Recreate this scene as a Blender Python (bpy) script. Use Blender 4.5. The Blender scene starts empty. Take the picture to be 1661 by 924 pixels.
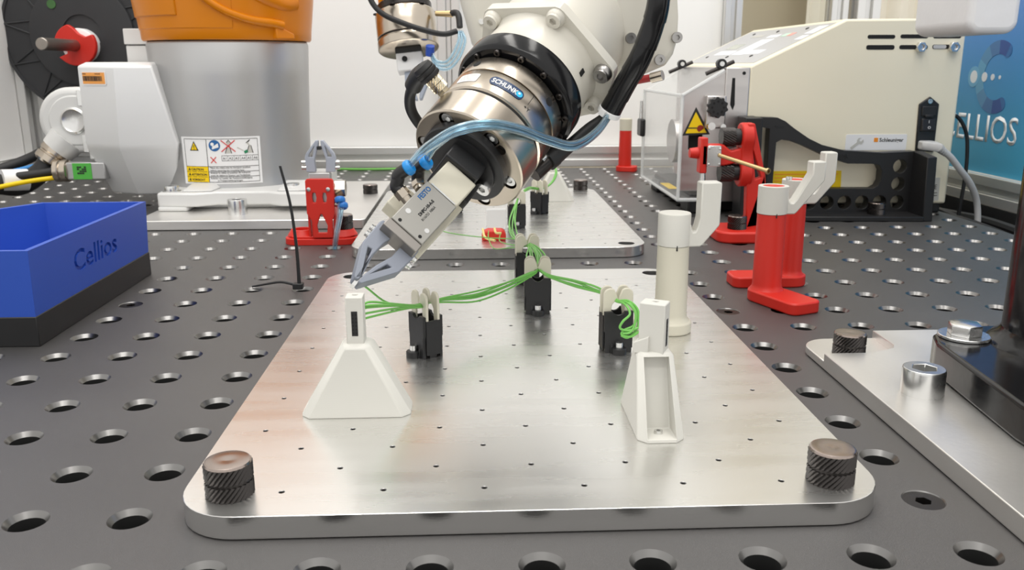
import bpy, bmesh, math, random
from mathutils import Vector as V, Matrix
from mathutils.geometry import delaunay_2d_cdt

random.seed(7)
C = bpy.context
COL = C.scene.collection
S = 0.03            # one pitch of the table's hole grid, in metres; all lengths below are in pitches
PI = math.pi

# ------------------------------------------------------------------ camera, world, lights, exposure
cd = bpy.data.cameras.new('camera')
cam = bpy.data.objects.new('camera', cd)
COL.objects.link(cam)
cd.sensor_width = 36.0
cd.sensor_fit = 'HORIZONTAL'
cd.lens = 36.0 * 1403.02 / 1661.0
cd.clip_start = 0.01
cd.clip_end = 60
cd.dof.use_dof = True
cd.dof.focus_distance = 12.0 * S
cd.dof.aperture_fstop = 42.0
_r = V((0.99903752, -0.04382899, -0.00174993))
_u = V((0.01251656, 0.24661242, 0.96903336))
_f = V((0.0420402, 0.96812258, -0.24692365))
cam.matrix_world = Matrix(((_r.x, _u.x, -_f.x, 0.43811771 * S), (_r.y, _u.y, -_f.y, 0.1392055 * S),
                           (_r.z, _u.z, -_f.z, 4.33266164 * S), (0, 0, 0, 1)))
C.scene.camera = cam

w = bpy.data.worlds.new('room_light')
C.scene.world = w
w.use_nodes = True
w.node_tree.nodes['Background'].inputs[0].default_value = (1.0, 0.985, 0.955, 1)
w.node_tree.nodes['Background'].inputs[1].default_value = 0.78


def area(name, loc, size, power, color=(1, 1, 1), target=None):
    l = bpy.data.lights.new(name, 'AREA')
    l.shape = 'RECTANGLE'
    l.size, l.size_y = size[0] * S, size[1] * S
    l.energy = power
    l.color = color
    o = bpy.data.objects.new(name, l)
    COL.objects.link(o)
    o.location = V(loc) * S
    if target is not None:
        o.rotation_euler = (V(target) - V(loc)).to_track_quat('-Z', 'Y').to_euler()
    return o


# ceiling light strips of the workshop
area('ceiling_lamp', (-14, 16, 62), (9, 50), 8.5, (1, 0.97, 0.92), (-14, 16, 0))
area('ceiling_lamp', (14, 16, 62), (9, 50), 8.5, (1, 0.97, 0.92), (14, 16, 0))
area('ceiling_lamp', (0, -24, 62), (50, 9), 7, (1, 0.98, 0.95), (0, 0, 0))

C.scene.view_settings.view_transform = 'Standard'
C.scene.view_settings.look = 'None'
C.scene.view_settings.gamma = 1
C.scene.view_settings.exposure = 0.5

# ------------------------------------------------------------------ helpers
WM = {}             # object -> its world matrix in pitches


def scaled(m):
    m = m.copy()
    m.translation = m.translation * S
    return m


def thing(name, label, cat, loc=(0, 0, 0), rotz=0, group=None, m=None):
    o = bpy.data.objects.new(name, None)
    COL.objects.link(o)
    o.empty_display_size = 0.01
    if m is None:
        m = Matrix.Translation(V(loc)) @ Matrix.Rotation(rotz, 4, 'Z')
    WM[o.name] = m
    o.matrix_world = scaled(m)
    o['label'] = label
    o['category'] = cat
    if group:
        o['group'] = group
    return o


def tag(o, label, cat, group=None):
    o['label'] = label
    o['category'] = cat
    if group:
        o['group'] = group
    return o


def obj(name, bm, mats, parent=None, world=False, smooth=38, bevel=0, label=None, seg=2, kind=None, loc=None):
    """link a bmesh as ONE mesh object; world=True when its coordinates are scene coordinates"""
    if parent is not None and world:
        bmesh.ops.transform(bm, matrix=WM[parent.name].inverted(), verts=bm.verts)
    if loc is not None:
        bmesh.ops.transform(bm, matrix=Matrix.Translation(-V(loc)), verts=bm.verts)
    bmesh.ops.scale(bm, vec=(S, S, S), verts=bm.verts)
    bmesh.ops.recalc_face_normals(bm, faces=bm.faces)
    me = bpy.data.meshes.new(name)
    bm.to_mesh(me)
    bm.free()
    if smooth:
        for p in me.polygons:
            p.use_smooth = True
        me.set_sharp_from_angle(angle=math.radians(smooth))
    for m in (mats if isinstance(mats, (list, tuple)) else [mats]):
        me.materials.append(m)
    o = bpy.data.objects.new(name, me)
    COL.objects.link(o)
    if loc is not None:
        o.location = V(loc) * S
    if parent is not None:
        o.parent = parent
        WM[o.name] = WM[parent.name]
    else:
        WM[o.name] = Matrix.Translation(V(loc)) if loc is not None else Matrix.Identity(4)
    if bevel:
        b = o.modifiers.new('bevel', 'BEVEL')
        b.width = bevel * S
        b.segments = seg
        b.limit_method = 'ANGLE'
        b.angle_limit = math.radians(40)
    if label:
        o['label'] = label
    if kind:
        o['kind'] = kind
    return o


def B():
    return bmesh.new()


HOLE_MI = [0]


def add(bm, verts, faces, m=None, mi=0):
    vs = [bm.verts.new((m @ V(v)) if m is not None else V(v)) for v in verts]
    for f in faces:
        try:
            q = bm.faces.new([vs[i] for i in f])
            q.material_index = mi
        except ValueError:
            pass
    return vs


def box(bm, x0, x1, y0, y1, z0, z1, m=None, mi=0):
    vs = [(x, y, z) for z in (z0, z1) for y in (y0, y1) for x in (x0, x1)]
    add(bm, vs, [(0, 2, 3, 1), (4, 5, 7, 6), (0, 1, 5, 4), (2, 6, 7, 3), (0, 4, 6, 2), (1, 3, 7, 5)], m, mi)
    return bm


def hexa(bm, low, high, m=None):
    """two rings of equally many points joined into a solid"""
    n = len(low)
    add(bm, list(low) + list(high), [tuple(range(n))[::-1], tuple(range(n, 2 * n))] +
        [(i, (i + 1) % n, n + (i + 1) % n, n + i) for i in range(n)], m)
    return bm


def loft(bm, rings, m=None, caps=True, closed=True):
    n = len(rings[0])
    vs = [p for r in rings for p in r]
    fs = []
    for k in range(len(rings) - 1):
        for i in range(n if closed else n - 1):
            j = (i + 1) % n
            fs.append((k * n + i, k * n + j, (k + 1) * n + j, (k + 1) * n + i))
    if caps:
        fs += [tuple(range(n))[::-1], tuple(range((len(rings) - 1) * n, len(rings) * n))]
    add(bm, vs, fs, m)
    return bm


def ext(bm, outline, z0, z1, holes=(), m=None):
    """a flat outline (with holes) raised from z0 to z1"""
    if not holes:
        return loft(bm, [[(x, y, z0) for x, y in outline], [(x, y, z1) for x, y in outline]], m)
    def ccw(lp):
        ar = sum(lp[i - 1][0] * lp[i][1] - lp[i][0] * lp[i - 1][1] for i in range(len(lp)))
        return list(lp) if ar > 0 else list(lp)[::-1]
    pts, loops = [], []
    outline, holes = ccw(outline), [ccw(h) for h in holes]
    for lp in [outline] + list(holes):
        i0 = len(pts)
        pts += [V((p[0], p[1])) for p in lp]
        loops.append(list(range(i0, len(pts))))
    r = delaunay_2d_cdt(pts, [], loops, 5, 1e-5)
    vo, fo, orig = r[0], r[2], r[3]
    n = len(vo)
    vs = [(p.x, p.y, z1) for p in vo] + [(p.x, p.y, z0) for p in vo]
    fs = [tuple(f) for f in fo] + [tuple(n + i for i in f)[::-1] for f in fo]
    inv = {}
    for k, ids in enumerate(orig):
        for i in ids:
            inv[i] = k
    nf = len(fs)
    first = None
    for k, lp in enumerate(loops):
        q = [inv[i] for i in lp]
        for a, b in zip(q, q[1:] + q[:1]):
            fs.append((a, b, n + b, n + a))
        if k == 0:
            first = len(fs)
    c0 = len(bm.faces)
    add(bm, vs, fs, m)
    if HOLE_MI[0]:
        bm.faces.ensure_lookup_table()
        for f in bm.faces[c0 + first:]:
            f.material_index = HOLE_MI[0]
        for f in bm.faces[c0 + nf:c0 + first]:
            f.material_index = HOLE_MI[0] + 1
    return bm


def ring(r, n, cx=0, cy=0, a0=0):
    return [(cx + r * math.cos(a0 + 2 * PI * i / n), cy + r * math.sin(a0 + 2 * PI * i / n)) for i in range(n)]


def arc(cx, cy, r, a, b, n):
    return [(cx + r * math.cos(math.radians(a + (b - a) * i / n)), cy + r * math.sin(math.radians(a + (b - a) * i / n)))
            for i in range(n + 1)]


def rrect(x0, x1, y0, y1, r, n=6):
    return (arc(x1 - r, y0 + r, r, -90, 0, n) + arc(x1 - r, y1 - r, r, 0, 90, n) +
            arc(x0 + r, y1 - r, r, 90, 180, n) + arc(x0 + r, y0 + r, r, 180, 270, n))


def lathe(bm, prof, n=32, m=None, caps=True):
    rings = [[(r * math.cos(2 * PI * i / n), r * math.sin(2 * PI * i / n), z) for i in range(n)] for r, z in prof]
    return loft(bm, rings, m, caps)


def frame(p, d, up=(0, 0, 1)):
    """matrix at p whose z axis is d"""
    z = V(d).normalized()
    x = V(up).cross(z)
    if x.length < 1e-4:
        x = V((1, 0, 0)).cross(z)
    x.normalize()
    y = z.cross(x)
    m = Matrix((x, y, z)).transposed().to_4x4()
    m.translation = V(p)
    return m


def axes(p, x, y, z):
    m = Matrix((V(x), V(y), V(z))).transposed().to_4x4()
    m.translation = V(p)
    return m


def rod(bm, p0, p1, r0, r1=None, n=20):
    r1 = r0 if r1 is None else r1
    d = V(p1) - V(p0)
    return lathe(bm, [(r0, 0), (r1, d.length)], n, frame(p0, d))


def spline(pts, k=8):
    pts = [V(p) for p in pts]
    P = [2 * pts[0] - pts[1]] + pts + [2 * pts[-1] - pts[-2]]
    out = []
    for i in range(1, len(P) - 2):
        for j in range(k):
            t = j / k
            a, b, c, d = P[i - 1], P[i], P[i + 1], P[i + 2]
            out.append(0.5 * (2 * b + (c - a) * t + (2 * a - 5 * b + 4 * c - d) * t * t +
                              (3 * b - a - 3 * c + d) * t ** 3))
    return out + [pts[-1]]


def tube(bm, pts, r, n=10, k=8, smooth=True):
    ps = spline(pts, k) if smooth else [V(p) for p in pts]
    rings = []
    x = None
    for i, p in enumerate(ps):
        d = (ps[min(i + 1, len(ps) - 1)] - ps[max(i - 1, 0)]).normalized()
        if x is None:
            x = d.orthogonal().normalized()
        x = (x - d * x.dot(d)).normalized()
        y = d.cross(x)
        rr = r(i / (len(ps) - 1)) if callable(r) else r
        rings.append([p + rr * (math.cos(2 * PI * j / n) * x + math.sin(2 * PI * j / n) * y) for j in range(n)])
    return loft(bm, rings)


def hose(bm, pts, r, inner=.62, n=12, k=8):
    """a hollow tube"""
    a, c = B(), B()
    tube(a, pts, r, n, k)
    tube(c, pts, r * inner, n, k)
    for q, flip in ((a, False), (c, True)):
        q.verts.ensure_lookup_table()
        nv = len(q.verts) // n
        rings = [[q.verts[i * n + j].co.copy() for j in range(n)] for i in range(nv)]
        if not flip:
            outer = rings
        q.free()
    loft(bm, outer + rings[::-1], caps=False)
    loft(bm, [rings[0], outer[0]], caps=False)
    bmesh.ops.remove_doubles(bm, verts=bm.verts, dist=1e-5)
    return bm


def socket_head(bm, r, h, m=None, hexr=0.5, depth=0.55, n=24):
    """a cylinder head with a hexagon socket"""
    hx = ring(r * hexr, 6)
    ext(bm, ring(r * 0.97, n), h * (1 - depth), h, [hx], m)
    lathe(bm, [(r, 0), (r, h * 0.9), (r * 0.97, h * 0.99)], n, m, caps=False)
    add(bm, [(x, y, h * (1 - depth) + 0.001) for x, y in hx], [tuple(range(6))], m)
    add(bm, [(r * math.cos(2 * PI * i / n), r * math.sin(2 * PI * i / n), 0) for i in range(n)], [tuple(range(n))[::-1]], m)
    return bm


def knurled(bm, R, z0, z1, n=52, rows=5, d=0.017, m=None):
    rings = []
    for j in range(rows + 1):
        z = z0 + (z1 - z0) * j / rows
        rings.append([((R - d * ((i + j) % 2)) * math.cos(2 * PI * i / n), (R - d * ((i + j) % 2)) * math.sin(2 * PI * i / n), z)
                      for i in range(n)])
    return loft(bm, rings, m)


def text(body, size, mat, parent, m, depth=0.004, name='lettering', align='LEFT', sx=1.0, label=None, world=True, bold=0.0):
    """flat print: letters raised by a hair, in the xy plane of matrix m (pitches)"""
    cu = bpy.data.curves.new('tmp', 'FONT')
    cu.body = body
    cu.size = size
    cu.align_x = align
    cu.offset = bold
    cu.resolution_u = 3
    to = bpy.data.objects.new('tmp', cu)
    COL.objects.link(to)
    dg = C.evaluated_depsgraph_get()
    me = bpy.data.meshes.new_from_object(to.evaluated_get(dg))
    bm = B()
    bm.from_mesh(me)
    bpy.data.objects.remove(to)
    bpy.data.curves.remove(cu)
    bpy.data.meshes.remove(me)
    r = bmesh.ops.extrude_face_region(bm, geom=bm.faces[:])
    vs = [g for g in r['geom'] if isinstance(g, bmesh.types.BMVert)]
    bmesh.ops.translate(bm, vec=(0, 0, depth), verts=vs)
    bmesh.ops.transform(bm, matrix=m @ Matrix.Diagonal((sx, 1, 1, 1)), verts=bm.verts)
    if mat is None:
        return bm
    return obj(name, bm, mat, parent, world=world, smooth=0, label=label)


# ------------------------------------------------------------------ materials
def mat(name, col, metal=0.0, rough=0.5, var=0.06, vscale=40, bump=0.0, bscale=300, rvar=0.0, stretch=None,
        spec=0.5, trans=0.0, ior=1.45, coat=0.0, alpha=1.0):
    m = bpy.data.materials.new(name)
    m.use_nodes = True
    nt = m.node_tree
    p = nt.nodes['Principled BSDF']
    p.inputs['Metallic'].default_value = metal
    p.inputs['Roughness'].default_value = rough
    p.inputs['Specular IOR Level'].default_value = spec
    p.inputs['Transmission Weight'].default_value = trans
    p.inputs['IOR'].default_value = ior
    p.inputs['Coat Weight'].default_value = coat
    p.inputs['Alpha'].default_value = alpha
    tc = nt.nodes.new('ShaderNodeTexCoord')
    mp = nt.nodes.new('ShaderNodeMapping')
    nt.links.new(tc.outputs['Object'], mp.inputs[0])
    if stretch:
        mp.inputs['Scale'].default_value = stretch
    nz = nt.nodes.new('ShaderNodeTexNoise')
    nz.inputs['Scale'].default_value = vscale
    nz.inputs['Detail'].default_value = 5
    nt.links.new(mp.outputs[0], nz.inputs['Vector'])
    mx = nt.nodes.new('ShaderNodeMix')
    mx.data_type = 'RGBA'
    nt.links.new(nz.outputs[0], mx.inputs[0])
    mx.inputs[6].default_value = tuple(max(0, c * (1 - var)) for c in col) + (1,)
    mx.inputs[7].default_value = tuple(min(1, c * (1 + var)) for c in col) + (1,)
    nt.links.new(mx.outputs[2], p.inputs['Base Color'])
    if rvar:
        mr = nt.nodes.new('ShaderNodeMapRange')
        mr.inputs[1].default_value = 0.3
        mr.inputs[2].default_value = 0.7
        mr.inputs[3].default_value = max(0.02, rough - rvar)
        mr.inputs[4].default_value = rough + rvar
        nt.links.new(nz.outputs[0], mr.inputs[0])
        nt.links.new(mr.outputs[0], p.inputs['Roughness'])
    if bump:
        n2 = nt.nodes.new('ShaderNodeTexNoise')
        n2.inputs['Scale'].default_value = bscale
        n2.inputs['Detail'].default_value = 3
        nt.links.new(mp.outputs[0], n2.inputs['Vector'])
        b = nt.nodes.new('ShaderNodeBump')
        b.inputs['Strength'].default_value = bump
        b.inputs['Distance'].default_value = 0.0004
        nt.links.new(n2.outputs[0], b.inputs['Height'])
        nt.links.new(b.outputs[0], p.inputs['Normal'])
    return m


def layered(name, col, rough=0.5, strength=0.1, pitch=900):
    """printed plastic with fine horizontal layer lines"""
    m = mat(name, col, 0, rough, 0.03, 30)
    nt = m.node_tree
    p = nt.nodes['Principled BSDF']
    tc = nt.nodes.new('ShaderNodeTexCoord')
    wv = nt.nodes.new('ShaderNodeTexWave')
    wv.bands_direction = 'Z'
    wv.inputs['Scale'].default_value = pitch
    wv.inputs['Distortion'].default_value = 0.3
    nt.links.new(tc.outputs['Object'], wv.inputs['Vector'])
    b = nt.nodes.new('ShaderNodeBump')
    b.inputs['Strength'].default_value = strength
    b.inputs['Distance'].default_value = 0.0001
    nt.links.new(wv.outputs['Fac'], b.inputs['Height'])
    nt.links.new(b.outputs[0], p.inputs['Normal'])
    return m


M = {}
M['table'] = mat('burnished_steel', (0.122, 0.118, 0.117), 0.55, 0.33, 0.14, 9, 0.5, 5200, 0.05)
M['rim'] = mat('bare_chamfer', (0.23, 0.225, 0.22), 1.0, 0.3, 0.1, 60)
M['dark'] = mat('void_shade', (0.01, 0.01, 0.01), 0, 0.8)  # near black, stands in for shade inside holes, slots and gaps
M['alu'] = mat('milled_aluminium', (0.80, 0.795, 0.775), 0.94, 0.28, 0.03, 10, 0.03, 500, 0.035, stretch=(1.0, 10.0, 1.0))
M['alu_raw'] = mat('sawn_aluminium', (0.84, 0.825, 0.80), 0.9, 0.36, 0.06, 16, 0.12, 500, 0.06, stretch=(1.0, 1.0, 9.0))
M['profile'] = mat('anodised_profile', (0.74, 0.74, 0.73), 0.75, 0.38, 0.03, 20)
M['panel'] = mat('white_panel', (0.92, 0.92, 0.905), 0, 0.45, 0.015, 6)
M['steel'] = mat('zinc_steel', (0.72, 0.72, 0.71), 1.0, 0.25, 0.08, 90, 0, 0, 0.05)
M['black_oxide'] = mat('black_oxide_steel', (0.055, 0.05, 0.048), 0.85, 0.32, 0.2, 200, 0, 0, 0.08)
M['knob_top'] = mat('turned_knob_face', (0.36, 0.30, 0.27), 1.0, 0.22, 0.15, 50)  # brown reflection of a warm ceiling put into the base colour
M['alu_edge'] = mat('milled_edge', (0.72, 0.715, 0.70), 1.0, 0.2, 0.06, 14, 0.05, 400, 0.05, stretch=(1, 1, 10))
M['grey_steel'] = mat('grey_steel', (0.36, 0.35, 0.34), 1.0, 0.3, 0.08, 90)
M['hole_wall'] = mat('shaded_hole_wall', (0.36, 0.355, 0.35), 1.0, 0.4, 0.1, 50)  # darker than the plate: shade in the tapped holes put into colour
M['white_print'] = layered('ivory_print', (0.61, 0.60, 0.555), 0.5)
M['cream_print'] = layered('cream_print', (0.60, 0.57, 0.47), 0.5)
M['black_print'] = mat('black_nylon', (0.012, 0.012, 0.013), 0, 0.42, 0.2, 60, 0.1, 900)
M['red_print'] = layered('red_print', (0.60, 0.022, 0.012), 0.42)
M['blue_print'] = layered('blue_print', (0.026, 0.085, 0.46), 0.42)
M['black_plastic'] = mat('black_plastic', (0.015, 0.015, 0.016), 0, 0.38, 0.15, 60)
M['rubber'] = mat('black_rubber', (0.018, 0.018, 0.019), 0, 0.5, 0.1, 80)
M['ink'] = mat('black_ink', (0.02, 0.02, 0.02), 0, 0.6)
M['green_wire'] = mat('green_wire', (0.16, 0.46, 0.09), 0, 0.4, 0.08, 60)
M['gloss_black'] = mat('gloss_black_paint', (0.008, 0.008, 0.009), 0, 0.16, 0.2, 60, 0.15, 160, 0, spec=0.4)
# ------------------------------------------------------------------ room: cell panels and profiles
def struct(name, bm, m, **k):
    o = obj(name, bm, m, **k)
    o['kind'] = 'structure'
    return o


b = B(); box(b, -90, 90, -70, 75, -31, -30)
struct('floor', b, mat('grey_floor', (0.30, 0.29, 0.28), 0, 0.5, 0.1, 3))
b = B(); box(b, -16.9, 11.3, 38.3, 38.5, 0.85, 40)
struct('wall_back', b, M['panel'])
b = B(); box(b, -17.1, -16.8, 20, 38.4, 0.95, 40)
struct('wall_left', b, M['panel'])
b = B(); box(b, -60, 60, 60, 60.5, -30, 60)
struct('wall_far', b, mat('beige_wall', (0.60, 0.53, 0.40), 0, 0.6, 0.05, 4))


def profile(name, p0, p1, s=1.2, h=None, up=(0, 0, 1), n=2):
    """slotted aluminium extrusion between two points; s wide, h high, slots along its sides"""
    h = h or s
    a, c = s / 2, h / 2
    g, d = 0.13 * min(s, h) * 1.0, 0.16 * min(s, h)
    out = []

    def side(x0, y0, x1, y1):
        L = math.hypot(x1 - x0, y1 - y0)
        ux, uy = (x1 - x0) / L, (y1 - y0) / L
        nx, ny = -uy, ux
        k = max(1, round(L / min(s, h)))
        out.append((x0, y0))
        for i in range(k):
            t = L * (i + 0.5) / k
            for q, e in ((t - g, 0), (t - g, d), (t + g, d), (t + g, 0)):
                out.append((x0 + ux * q + nx * e, y0 + uy * q + ny * e))
    side(-a, -c, a, -c); side(a, -c, a, c); side(a, c, -a, c); side(-a, c, -a, -c)
    d3 = V(p1) - V(p0)
    bm = B()
    ext(bm, out, 0, d3.length, m=frame(p0, d3, up))
    o = struct(name, bm, M['profile'], bevel=0.03)
    return o


# lower rails, posts
profile('trim_1', (-17.0, 38.3, 0.45), (17.2, 38.3, 0.45), 0.9, 0.9)
profile('trim_2', (17.0, 38.3, 0.45), (17.0, 12, 0.45), 0.9, 0.9)
profile('trim_3', (-17.0, 38.3, 0.45), (-17.0, 12, 0.45), 0.9, 0.9)
profile('trim_4', (11.45, 38.2, 0.9), (11.45, 38.2, 40), 0.75, 0.75, (0, 1, 0))
profile('trim_5', (16.0, 38.2, 0.9), (16.0, 38.2, 40), 0.75, 0.75, (0, 1, 0))
profile('trim_6', (17.1, 38.0, 0.9), (17.1, 38.0, 40), 1.0, 1.0, (0, 1, 0))
profile('trim_7', (-16.9, 34.8, 0.9), (-16.9, 34.8, 40), 0.9, 0.9, (0, 1, 0))
profile('trim_8', (-0.55, 37.9, 0.9), (-0.55, 37.9, 40), 0.95, 0.8, (0, 1, 0))
b = B(); box(b, 11.8, 15.7, 58.6, 59.9, 0, 8.4)
tag(obj('dark_cabinet', b, mat('cabinet_dark', (0.05, 0.035, 0.035), 0, 0.5), bevel=0.1), 'dark low cabinet behind the cell, seen over the wire stripping machine', 'cabinet')
gl = mat('clear_pane', (0.95, 0.97, 0.96), 0, 0.02, 0, trans=1.0, ior=1.05)
b = B(); box(b, 11.85, 15.6, 38.15, 38.22, 0.9, 40)
struct('window_1', b, gl)
b = B()
cur = []
for i in range(61):
    x = 21 + i * 0.30
    cur.append((x, 55 + 0.28 * math.sin(i * 0.9) + 0.1 * math.sin(i * 2.3)))
loft(b, [[(x, y, z) for x, y in cur] + [(x, y + 0.1, z) for x, y in cur[::-1]] for z in (0, 30)])
tag(obj('curtain', b, mat('pale_curtain', (0.78, 0.73, 0.62), 0, 0.8)), 'pale beige curtain hanging behind the cell, above the cream machine', 'curtain')

# ------------------------------------------------------------------ perforated tables


def table(name, label, x0, x1, y0, y1, ctr_y0):
    t = thing(name, label, 'table', ((x0 + x1) / 2, y0, 0))
    b = B()
    for cx in range(round(x0 + .5), round(x1 - .5) + 1):
        for cy in range(round(y0 + .5), round(y1 - .5) + 1):
            n = 28 if cy < 18 else 16
            sq = []
            q = n // 4
            for i in range(n):          # square outline matched to the hole's points
                a = 2 * PI * i / n + PI / 4
                c, s = math.cos(a), math.sin(a)
                k = 0.5 / max(abs(c), abs(s))
                sq.append((cx + c * k, cy + s * k, 0))
            rg = lambda r, z: [(cx + r * math.cos(2 * PI * i / n + PI / 4), cy + r * math.sin(2 * PI * i / n + PI / 4), z) for i in range(n)]
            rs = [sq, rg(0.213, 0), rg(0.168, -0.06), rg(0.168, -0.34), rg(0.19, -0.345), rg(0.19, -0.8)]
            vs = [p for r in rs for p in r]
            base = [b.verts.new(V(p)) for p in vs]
            for k, mi in ((0, 0), (1, 1), (2, 2), (3, 2), (4, 2)):  # hole walls and bottom coloured black for the shade inside
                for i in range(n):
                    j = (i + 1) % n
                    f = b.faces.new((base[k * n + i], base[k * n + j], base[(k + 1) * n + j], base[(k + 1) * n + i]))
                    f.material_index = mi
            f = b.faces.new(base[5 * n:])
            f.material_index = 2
    bmesh.ops.remove_doubles(b, verts=b.verts, dist=0.002)
    e = 0.02
    # edges, and a closed skirt added to keep light from under the holes
    zs = -2.5
    xa, xb, ya, yb = x0 + e, x1 - e, y0 + e, y1 - e
    obj('tabletop', b, [M['table'], M['rim'], M['dark']], t, world=True, smooth=30)
    b = B()
    for (p, q) in (((x0, y0), (x1, y0)), ((x1, y0), (x1, y1)), ((x1, y1), (x0, y1)), ((x0, y1), (x0, y0))):
        add(b, [(p[0], p[1], 0), (q[0], q[1], 0), (q[0], q[1], zs), (p[0], p[1], zs)], [(0, 1, 2, 3)])
    add(b, [(x0, y0, zs), (x1, y0, zs), (x1, y1, zs), (x0, y1, zs)], [(0, 1, 2, 3)])
    obj('blocking_skirt', b, M['table'], t, world=True, smooth=0)
    for lx, ly in ((x0 + 1, y0 + 1), (x1 - 1, y0 + 1), (x0 + 1, y1 - 1), (x1 - 1, y1 - 1)):
        b = B(); box(b, lx - .8, lx + .8, ly - .8, ly + .8, -30, zs)
        obj('leg', b, M['table'], t, world=True, smooth=0)
    return t


t1 = table('fixture_table', 'dark perforated steel table section in the foreground under the front aluminium plate', -16.5, 14.5, -3.5, 18.48, 4)
t2 = table('fixture_table', 'dark perforated steel table section at the back carrying robot and wire stripper', -16.5, 14.5, 18.52, 37.5, 19)
b = B(); box(b, -16.56, -16.4, 18.5, 37.5, -0.5, 0.012)
obj('edge_strip', b, M['rim'], t2, world=True, bevel=0.02)


def plug(x, y):
    t = thing('set_screw', 'x', 'screw', (x, y, 0))
    b = B()
    hx = ring(0.085, 6)
    ext(b, ring(0.205, 28), -0.3, -0.012, [hx])
    add(b, [(p, q, -0.13) for p, q in hx], [tuple(range(6))])
    obj('screw_body', b, M['black_oxide'], t)
    return t


for (x, y), lb in (((5, 8), 'flush set screw filling a table hole right of the front plate corner'),
                   ((-6, 16), 'flush set screw filling a table hole beside the blue box'),
                   ((5, 15), 'flush set screw filling a table hole near the red hook posts')):
    plug(x, y)['label'] = lb

# ------------------------------------------------------------------ aluminium base plates


def small_holes(x0, x1, y0, y1, r=0.028):
    hs = []
    for i in range(int(math.ceil(x0 * 2)), int(math.floor(x1 * 2)) + 1):
        for j in range(int(math.ceil(y0 * 2)), int(math.floor(y1 * 2)) + 1):
            if (i + j) % 2 == 1:
                hs.append(ring(r, 10, i / 2, j / 2))
    return hs


def base_plate(label, x0, x1, y0, y1, hy0, hy1, big):
    t = thing('base_plate', label, 'plate', ((x0 + x1) / 2, (y0 + y1) / 2, 0))
    b = B()
    holes = small_holes(-2.05, 4.05, hy0, hy1)
    bad = [(x, y) for x, y in big]
    holes = [h for h in holes if all((h[0][0] - x) ** 2 + (h[0][1] - y) ** 2 > 0.2 for x, y in bad)]
    holes += [ring(0.19, 28, x, y) for x, y in big]
    HOLE_MI[0] = 1
    ext(b, rrect(x0, x1, y0, y1, 0.62, 10), 0.012, 0.25, holes)
    HOLE_MI[0] = 0
    o = obj('plate', b, [M['alu'], M['hole_wall'], M['alu_edge']], t, world=True, smooth=30)
    bv = o.modifiers.new('edge', 'BEVEL'); bv.width = 0.012 * S; bv.segments = 1
    bv.limit_method = 'ANGLE'; bv.angle_limit = math.radians(60)
    b = B(); ext(b, rrect(x0 + .02, x1 - .02, y0 + .02, y1 - .02, 0.6, 10), 0.001, 0.013)
    obj('underside', b, M['black_oxide'], t, world=True)  # black sheet added beneath so the small holes read dark
    return t


bp1 = base_plate('large bright aluminium base plate with rounded corners in the foreground', -2.48, 4.48, 7.53, 17.4, 8, 16.6, [(-2, 17), (4, 17)])
bp2 = base_plate('aluminium base plate lying behind the front plate under the robot gripper', -2.45, 4.45, 19.55, 29.42, 20, 28.6, [(-2, 20), (4, 20), (-2, 29)])


def knob(label, x, y, z, h=0.36, rot=0.0, R=0.236):
    t = thing('knurled_knob', label, 'knob', (x, y, z), rot)
    b = B()
    lathe(b, [(R * .8, -0.2), (R * .8, 0.02)], 24)
    knurled(b, R, 0.0, h * .42)
    lathe(b, [(R * .93, h * .4), (R * .93, h * .52)], 40)
    knurled(b, R, h * .5, h * .93)
    obj('grip', b, M['black_oxide'], t, smooth=0)
    b = B(); lathe(b, [(R * .97, h * .925), (R * .93, h * .985), (R * .86, h), (R * .2, h * .985), (R * .05, h * .97)], 40)
    obj('top_face', b, M['knob_top'], t)
    return t


knob('black knurled screw knob with shiny reflection-tinted top in front left plate corner', -2, 8, 0.25)
knob('black knurled screw knob in the front right corner of the foreground plate', 4, 8, 0.25)
knob('black knurled knob at the far right corner of the second plate', 4, 29, 0.25, 0.34)
# ------------------------------------------------------------------ connector stands (ivory printed wedges)


def octo(x0, x1, y0, y1, c, z):
    return [(x0 + c, y0, z), (x1 - c, y0, z), (x1, y0 + c, z), (x1, y1 - c, z), (x1 - c, y1, z), (x0 + c, y1, z), (x0, y1 - c, z), (x0, y0 + c, z)]


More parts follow.
